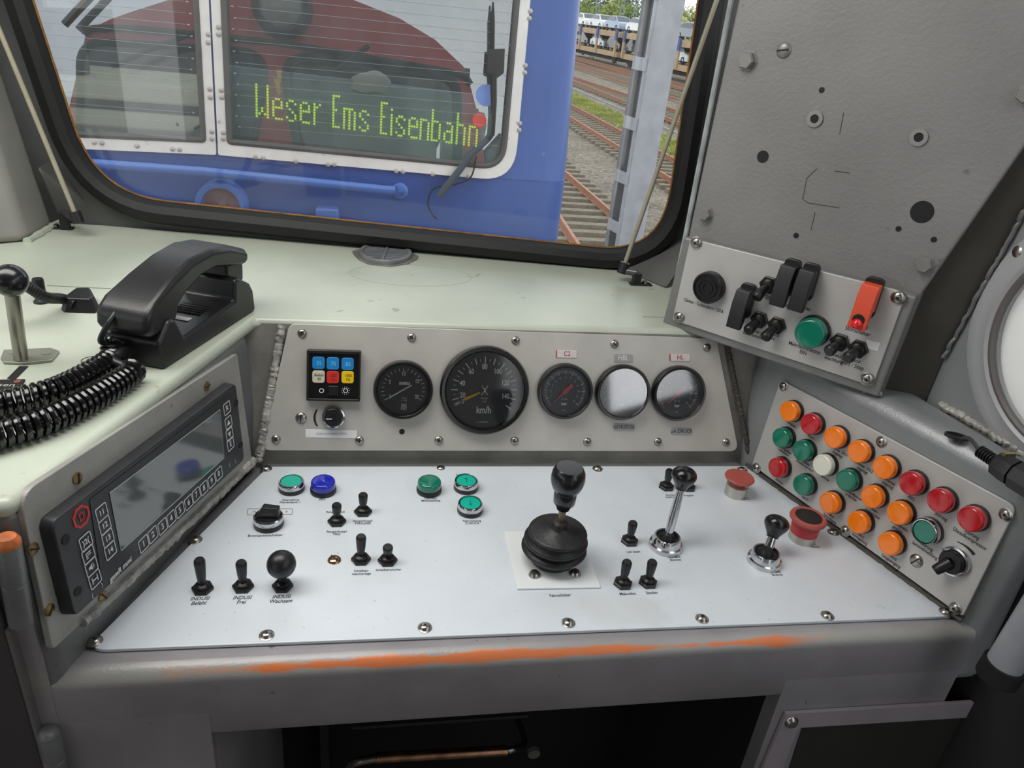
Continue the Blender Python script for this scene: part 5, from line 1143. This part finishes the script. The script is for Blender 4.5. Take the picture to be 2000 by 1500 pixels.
# pane discs, wiper, handrail, horn, hook
for q, r_, m_, l in (((937, 235), 13.5, mat('red disc', (224, 84, 72), .5), 'round red disc'), ((950, 186), 20, mat('blue disc', (120, 152, 224), .5), 'round blue disc')):
    u, v_ = BW.uv(*q); R = BW.uv(q[0]+r_, q[1])[0]-u; wp('pane_disc', MB().lathe([(R, 0), (R, .0005), (0, .0005)], 32, BW.mat(u, v_, -.0075)), m_, bl_, label=l)
wpth = [BW.hit(*q, .03) for q in ((857, 383), (884, 350), (918, 305), (955, 272))]
wp('wiper_arm', MB().tube(wpth, [.013, .014, .012, .008], 8), mat('wiper grey', (62, 74, 84), .45), bl_)
wp('wiper_arm', MB().tube([BW.hit(*q, .035) for q in ((955, 272), (962, 262), (966, 200), (966, 140))], .0085, 8), BLACK, bl_)
u, v_ = BW.uv(966, 122, .04); wb_ = pxpoly(BW, [(953, 96), (986, 95), (984, 143), (970, 153), (950, 143)], .035)
wp('wiper_holder', MB().prism(wb_, .03, .04, BM), BLACK, bl_, bevel=.003)
wp('wiper_blade', MB().tube([BW.hit(*q, .03) for q in ((963, 262), (961, 150), (962, 40), (963, 4))], [.004, .008, .008, .003], 6), MBLACK, bl_)
wp('washer_hose', MB().tube(smooth([BW.hit(*q, .03) for q in ((930, 305), (920, 345), (890, 360), (848, 368), (836, 395), (842, 415), (853, 428))]), .003, 6), MBLACK, bl_)
wp('wiper_arm', MB().tube([BW.hit(*q, .05) for q in ((126, 48), (150, 22), (190, -20))], .012, 8), BLACK, bl_)
HR = mat('handrail blue', (74, 114, 192), .3, 0, (5, .06), coat=.3)
wp('handrail', MB().tube([BODY.hit(*q, .06) for q in ((120, 316), (400, 336), (760, 372), (772, 372))] , .017, 14), HR, bl_)
wp('handrail', MB().tube([BODY.hit(772, 372, .06), BODY.hit(786, 372, 0)], .017, 12), HR, bl_)
u, v_ = BODY.uv(781, 372); wp('rail_bracket', MB().lathe([(.030, 0), (.030, .012), (.022, .016), (.008, .016), (.008, .022), (0, .022)], 20, BODY.mat(u, v_)), HR, bl_)
u, v_ = BODY.uv(437, 396); hT = BODY.mat(u, v_)
wp('horn_ring', MB().lathe([(.088, 0), (.088, .05), (.080, .065), (.066, .060), (.062, .02)], 36, hT), HR, bl_)
wp('horn_disc', MB().lathe([(.063, .02), (.02, .022), (.012, .03), (0, .03)], 36, hT), mat('faded horn disc', (146, 118, 128), .5, 0, (14, .2)), bl_)
q0 = BODY.hit(640, 415); wp('step_block', MB().box((q0.x, YB-.02, q0.z), (.085, .05, .05)), HR, bl_, bevel=.01)

# ================================================================ THE YARD
GZ = -2.55
GR = Pl((0, 0, GZ), Z, X)
bm_ = mat('track ballast', (140, 130, 114), .9, 0, (.7, .22), (24, .9, .05), speck=[(8, .54, (92, 84, 76), .9), (11, .60, (190, 180, 164), .9), (1.6, .60, (112, 108, 106), .6)])
struct(part('ground', MB().box((15, 75, GZ-.6), (150, 170, .7)), bm_))
RAIL = mat('rusty rail', (172, 122, 96), .55, .3, (8, .15)); SLP = mat('weathered sleeper', (132, 122, 106), .85, 0, (10, .2))
def track(a0, a1, b0, b1, lab, y0, y1, sl=1.0):
    A0, A1, B0_, B1 = [GR.hit(*q) for q in (a0, a1, b0, b1)]
    def xat(P_, Q_, y): return P_.x + (Q_.x-P_.x)*(y-P_.y)/(Q_.y-P_.y)
    t = thing('railway_track', lab, 'railway track', M.Translation((xat(A0, A1, y0), y0, GZ-.25)))
    ti = t.matrix_world.inverted()
    for P_, Q_ in ((A0, A1), (B0_, B1)):
        r_ = MB()
        for w_, za, zb in ((.035, -.03, .0), (.010, -.13, -.03), (.07, -.15, -.13)):
            r_.hexa([(xat(P_, Q_, y)+s_*w_, y, GZ+z) for z in (za, zb) for y, s_ in ((y0, -1), (y0, 1), (y1, 1), (y1, -1))])
        wp('rail', r_, RAIL, t)
    n = min(90, int((y1-y0)/.62))
    for k in range(n):
        y = y0 + (y1-y0)*(k+.5)/n; xm = (xat(A0, A1, y)+xat(B0_, B1, y))/2
        o = cpart('sleeper', 'slp', lambda: MB().box((0, 0, 0), (2.4, .24, .14)), SLP, t); o.matrix_local = ti @ M.Translation((xm, y, GZ-.205)) @ M.Rotation(random.uniform(-.02, .02), 4, 'Z') @ M.Diagonal((sl, 1, 1, 1))
S2 = Pl((0, 0, GZ-.155), Z, X)
track((1100, 430), (1130, 475), (1112, 340), (1196, 412), 'nearest rusty railway track, cut by the blue locomotive', 8.5, 26)
track((1124, 233), (1216, 289), (1128, 210), (1320, 310), 'second railway track with bare sleepers, behind the steel mast', 16, 52)
track((1136, 163), (1235, 202), (1135, 154), (1234, 186), 'third railway track, just beyond the grass strip', 26, 90)
track((1138, 134), (1240, 166), (1139, 125), (1242, 150), 'fourth railway track from the locomotive, in front of the car train', 34, 110, .8)
track((1141, 119), (1244, 147), (1142, 114), (1246, 141), 'fifth railway track, nearest to the car train', 40, 120, .7)
bed = GZ-.255
gq = [GR.hit(*q) for q in ((1118, 172), (1240, 226), (1400, 296), (1400, 350), (1250, 250), (1110, 196))]
gs = MB()
for k in range(2600):
    y = random.uniform(16, 48); x = 8.0+3.4+ (y*0.01) ; 
    t_ = random.random(); pa = gq[0].lerp(gq[2], t_) if random.random() < .5 else gq[5].lerp(gq[3], t_)
    pb2 = gq[0].lerp(gq[2], t_).lerp(gq[5].lerp(gq[3], t_), random.betavariate(1.5, 1.5)); h_ = random.uniform(.04, .14); a = random.uniform(0, pi)
    x, y = pb2.x, pb2.y
    v4 = gs._v([(x-.05*cos(a), y-.05*sin(a), bed), (x+.05*cos(a), y+.05*sin(a), bed), (x+.06*cos(a), y+.06*sin(a)+.03, bed+h_), (x-.04*cos(a), y-.04*sin(a)+.03, bed+h_)], None); gs.face(v4)

vv_ = gs._v([(p.x, p.y, bed+.012) for p in gq], None); gs.face(vv_)
go = part('grass_strip', gs, mat('yellow green grass', (150, 158, 70), .9, 0, (.8, .25), None, speck=[(3, .56, (150, 142, 112), .7)])); go['kind'] = 'stuff'; tag(go, 'yellow-green grass strip between the second and third tracks', 'grass')
kb = MB().stroke([GR.hit(*q).to_2d() for q in ((1120, 166), (1240, 214), (1400, 282))], .14, bed, bed+.06)
wp2 = part('cable_trough', kb, mat('concrete trough', (150, 150, 146), .8)); tag(wp2, 'grey concrete cable trough along the grass strip', 'cable trough')
# steel mast beside the near track
MY = 7.0
MP = Pl((0, MY, 0), -Y, X); mb0 = MP.hit(1207, 470); mt0 = MP.hit(1300, 0); mc = (mb0.x+mt0.x)/2
ms = thing('steel_mast', 'grey riveted steel mast with open batten face beside the near track', 'mast', M.Translation((mc+.02, MY, bed)) @ M.Rotation(radians(-76), 4, 'Z'))
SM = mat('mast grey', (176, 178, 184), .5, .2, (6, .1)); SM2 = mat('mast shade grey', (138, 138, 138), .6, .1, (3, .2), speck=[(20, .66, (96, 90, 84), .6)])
hM = 7.0; w_ = .125
part('channel', MB().box((w_, 0, hM/2), (.014, .27, hM)).box((w_-.03, .13, hM/2), (.06, .012, hM)).box((w_-.03, -.13, hM/2), (.06, .012, hM)), SM, ms)
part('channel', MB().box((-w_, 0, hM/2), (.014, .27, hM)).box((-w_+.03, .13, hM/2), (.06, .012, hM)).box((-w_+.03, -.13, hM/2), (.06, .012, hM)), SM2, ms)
zb = [MP.hit(1204, 440).z, MP.hit(1222, 345).z, MP.hit(1237, 240).z, MP.hit(1260, 125).z, MP.hit(1285, 0).z+.05]
gap = zb[1]-zb[0]; zz_ = [zb[0]-gap*2, zb[0]-gap] + zb + [zb[-1]+gap, zb[-1]+2*gap]
for z in zz_:
    for yy_ in (-.139, .139): part('batten', MB().box((0, yy_, z-bed), (.24, .008, .11)), SM, ms)
# car train
TA, TB = GR.hit(1136, 110), GR.hit(1332, 156)
td = (TB-TA); td.z = 0; td.normalize(); TR = Pl((TA.x, TA.y, GZ-.1), td.cross(Z)*1, td)
if TR.n.y > 0: TR = Pl((TA.x, TA.y, GZ-.1), -td.cross(Z), td)
TANP = mat('tan wagon paint', (192, 164, 132), .6, 0, (.8, .1)); DKP = mat('underframe', (46, 46, 50), .7); POSTB = mat('blue post cap', (72, 96, 160), .5)
def wagon(x0, x1, lab):
    t = thing('car_carrier_wagon', lab, 'railway wagon', TR.mat((x0+x1)/2, 0, 0)); L_ = x1-x0
    # local: x along, y up, z towards us
    v1 = TR.uv(1236, 114)[1]; v2 = TR.uv(1236, 72)[1]
    part('lower_deck', MB().box((0, v1, -1.4), (L_, .48, 2.8)), TANP, t, bevel=.03); part('upper_deck', MB().box((0, v2, -1.4), (L_, .52, 2.8)), TANP, t, bevel=.03)
    n = max(2, int(L_/5.2)+1)
    for k in range(n):
        for zq in (.06, -2.86):
            xq_ = -L_/2+.5+(L_-1)*k/(n-1); part('post', MB().box((xq_, (v1+v2)/2, zq), (.42, v2-v1+.3, .16)), TANP, t); part('post_cap', MB().box((xq_, v2-.05, zq+.03*(1 if zq > 0 else -1)), (.46, 1.0, .16)), POSTB, t)
    part('underframe', MB().box((0, v1-.5, -1.4), (L_-.6, .3, 1.6)), DKP, t)
    for xq_ in (-L_/2+1.6, L_/2-1.6):
        for zq in (-.5, -2.2): part('wheel', MB().lathe([(.42, -.08), (.45, .05), (.36, .06), (.1, .05), (0, .08)], 20, M.Translation((xq_, .47, zq))), DKP, t)
    return v1+.24, v2+.26
ua = TR.uv(1209, 100)[0]; ub = TR.uv(1130, 100)[0]; uc = TR.uv(1420, 150)[0]
d1, d2 = wagon(ub-6, ua-.6, 'tan double-deck car wagon beside the blue locomotive edge'); wagon(ua+.6, uc+4, 'tan double-deck car wagon behind the steel mast')
def car(px, deck, col, lab, grp=None):
    u = TR.uv(px[0], px[1], -1.2)[0]; T = TR.mat(u, deck, -1.35) @ M.Rotation(-pi/2, 4, 'X')   # local x along, y away, z up
    t = thing('car', lab, 'car', T, grp); P_ = mat(f'car paint {col}', col, .2, .1, (2, .03), coat=.6)
    prof_ = [(-2.15, .28), (-2.2, .75), (-1.9, .92), (-1.55, .98), (-1.0, 1.42), (-.2, 1.50), (.7, 1.46), (1.45, .98), (2.1, .84), (2.2, .6), (2.15, .28)]
    m1 = MB(); a = m1._v([(p[0], -.86+.10*(p[1] > 1.2), p[1]) for p in prof_], None); b = m1._v([(p[0], .86-.10*(p[1] > 1.2), p[1]) for p in prof_], None); n = len(prof_)
    m1.face(a); m1.face(b[::-1])
    for i in range(n): m1.face([a[i], a[(i+1) % n], b[(i+1) % n], b[i]])
    part('body', m1, P_, t, bevel=.06, seg=2)
    gl = MB()
    for sy in (-1, 1): gl.prism([(-1.35, 1.02), (-.92, 1.36), (-.2, 1.42), (.62, 1.39), (1.2, 1.02)], 0, .02, M(((1, 0, 0, 0), (0, 0, -1, sy*.845), (0, 1, 0, 0), (0, 0, 0, 1))))
    gl.hexa([(1.42, -.72, 1.03), (1.42, .72, 1.03), (1.3, .72, 1.0), (1.3, -.72, 1.0), (.78, -.66, 1.45), (.78, .66, 1.45), (.7, .66, 1.40), (.7, -.66, 1.40)])
    part('windows', gl, mat('car window', (52, 66, 80), .1, 0, (3, .1), coat=.6), t)
    for wx in (-1.3, 1.35):
        for sy in (-1, 1):
            cpart('wheel', 'carw', lambda: MB().lathe([(0, -.1), (.31, -.1), (.33, 0), (.31, .1), (.2, .1), (.19, .06), (0, .07)], 20), DKP, t).matrix_local = M.Translation((wx, sy*.78, .32)) @ M.Rotation(pi/2*(1 if sy < 0 else -1), 4, 'X')
for q, dk, c_, l in [((1140, 60), 2, (236, 236, 238), 'white car on the upper deck right beside the blue locomotive edge'), ((1172, 62), 2, (228, 230, 234), 'white car on the upper deck, second from the blue locomotive'), ((1204, 66), 2, (150, 170, 196), 'silver-blue car on the upper deck at the end of the first wagon'),
                    ((1248, 72), 2, (240, 240, 240), 'white car on the upper deck just left of the steel mast'), ((1300, 84), 2, (236, 236, 238), 'white car on the upper deck mostly hidden by the steel mast'), ((1350, 94), 2, (128, 136, 150), 'grey car on the upper deck right of the steel mast'),
                    ((1145, 90), 1, (60, 64, 70), 'dark car on the lower deck beside the blue locomotive edge'), ((1175, 94), 1, (206, 214, 224), 'light car on the lower deck between two blue-capped posts'), ((1206, 98), 1, (40, 42, 46), 'black car on the lower deck at the end of the first wagon'),
                    ((1246, 106), 1, (70, 76, 84), 'dark grey car on the lower deck just left of the steel mast'), ((1332, 124), 1, (224, 236, 240), 'pale silver car on the lower deck right of the steel mast')]:
    car(q, d2 if dk == 2 else d1, c_, l)
# trees, catenary masts
def tree(px, dist, hgt, wid, col, lab, seed, dark=False):
    rnd = random.Random(seed); d = ray(*px); p = CAM + d*(dist/d.y); base = V((p.x, p.y, GZ-.25)); top_z = p.z
    t = thing('tree', lab, 'tree', M.Translation(base)); hh = top_z-base.z
    lf = MB()
    for b_ in range(22):
        th, ph_ = rnd.uniform(0, 2*pi), rnd.uniform(-.9, 1); c = V((cos(th)*wid*.42*rnd.random()**.5, sin(th)*wid*.42*rnd.random()**.5, hh*.62 + ph_*hh*.3)); rr = wid*rnd.uniform(.14, .24)*(1 if not dark else (1.15-c.z/hh))
        for k in range(110):
            a, e = rnd.uniform(0, 2*pi), asin(rnd.uniform(-1, 1)); n_ = V((cos(a)*cos(e), sin(a)*cos(e), sin(e))); q = c + n_*rr*rnd.uniform(.6, 1.05); s_ = rnd.uniform(.10, .24)*wid/6
            o1 = V((rnd.uniform(-1, 1), rnd.uniform(-1, 1), rnd.uniform(-1, 1))).normalized(); o2 = o1.orthogonal().normalized()
            lf.face(lf._v([q+o1*s_, q+o2*s_*.7, q-o1*s_, q-o2*s_*.7], None))
    part('foliage', lf, mat(f'leaves {col}', col, .8, 0, (.5, .3)), t)
    tk = MB().tube([V((0, 0, 0)), V((0, 0, hh*.45)), V((.1, 0, hh*.8))], [wid*.05, wid*.035, wid*.012], 8)
    for k in range(5): tk.tube([V((0, 0, hh*(.35+.08*k))), V((cos(k*2.4)*wid*.3, sin(k*2.4)*wid*.3, hh*(.55+.07*k)))], [wid*.02, wid*.006], 6)
    part('trunk', tk, mat('bark', (84, 74, 64), .9), t)
for q, ds, w_, c_, l in [((1152, 8), 118, 9, (150, 164, 84), 'yellow-green bushy tree beside the blue locomotive edge'), ((1170, -10), 132, 7, (70, 88, 66), 'dark conifer-like tree rising behind the first yellow-green tree'), ((1178, 14), 126, 9, (136, 160, 78), 'light green tree behind the second upper-deck car'),
                       ((1208, 22), 124, 9, (122, 146, 74), 'mid green tree left of the lattice catenary mast'), ((1212, -6), 138, 7, (96, 108, 88), 'tall greyish tree behind the mid green tree'), ((1240, 22), 122, 8, (140, 160, 82), 'green tree between the lattice catenary mast and the steel mast'),
                       ((1262, 14), 120, 9, (110, 140, 72), 'green tree just left of the steel mast'), ((1340, 28), 112, 11, (154, 164, 92), 'pale green tree right of the steel mast'), ((1366, 26), 108, 9, (176, 176, 120), 'sparse pale tree at the windscreen edge')]:
    tree(q, ds, 9, w_, c_, l, int(q[0]))
def cmast(px, dist, lab, arm):
    d = ray(*px); p = CAM + d*(dist/d.y); t = thing('catenary_mast', lab, 'mast', M.Translation((p.x, p.y, GZ-.25))); hh = 10.5; q = MB()
    CG = mat('catenary steel', (140, 146, 150), .6, .2)
    q.tube([(-.22, 0, 0), (-.12, 0, hh)], .05, 6).tube([(.22, 0, 0), (.12, 0, hh)], .05, 6)
    for k in range(14):
        z0, z1 = hh*k/14, hh*(k+1)/14; s_ = 1 if k % 2 else -1; q.tube([(-s_*.2, 0, z0), (s_*.2, 0, z1)], .03, 5)
    part('lattice_post', q, CG, t)
    if arm: part('cantilever', MB().tube([(0, 0, 8.0), (-arm, 0, 6.6)], .05, 6).tube([(0, 0, 6.9), (-arm, 0, 6.6)], .04, 6).tube([(0, 0, 8.1), (-arm*.7, 0, 7.1)], .03, 5), CG, t)
cmast((1240, 30), 100, 'lattice catenary mast left of the steel mast', 0); cmast((1214, 30), 88, 'catenary mast with a slanting cantilever behind the silver-blue car', 3.0); cmast((1166, 30), 92, 'catenary mast with a slanting cantilever beside the blue locomotive edge', 3.0)

# ---------------------------------------------------------------- repeats carry their group
GROUPS = {'indicator_lamp': 'warning and signal lamps on the console', 'push_button': 'chrome-ringed push buttons', 'toggle_switch': 'black toggle switches', 'switch_guard': 'safety switch covers on the switch box', 'mushroom_button': 'red mushroom buttons',
          'brake_lever': 'brake levers', 'gauge': 'small bar pressure gauges', 'dimmer_knob': 'black dimmer knobs', 'door_hinge': 'cabinet hinges', 'blind_rod': 'sun blind rods', 'railway_track': 'railway tracks in the yard', 'car_carrier_wagon': 'double-deck car wagons',
          'car': 'cars on the car train', 'tree': 'trees beyond the car train', 'catenary_mast': 'catenary masts beyond the car train'}
for o in bpy.data.objects:
    g = GROUPS.get(o.name.split('.')[0])
    if g and o.parent is None: o['group'] = g
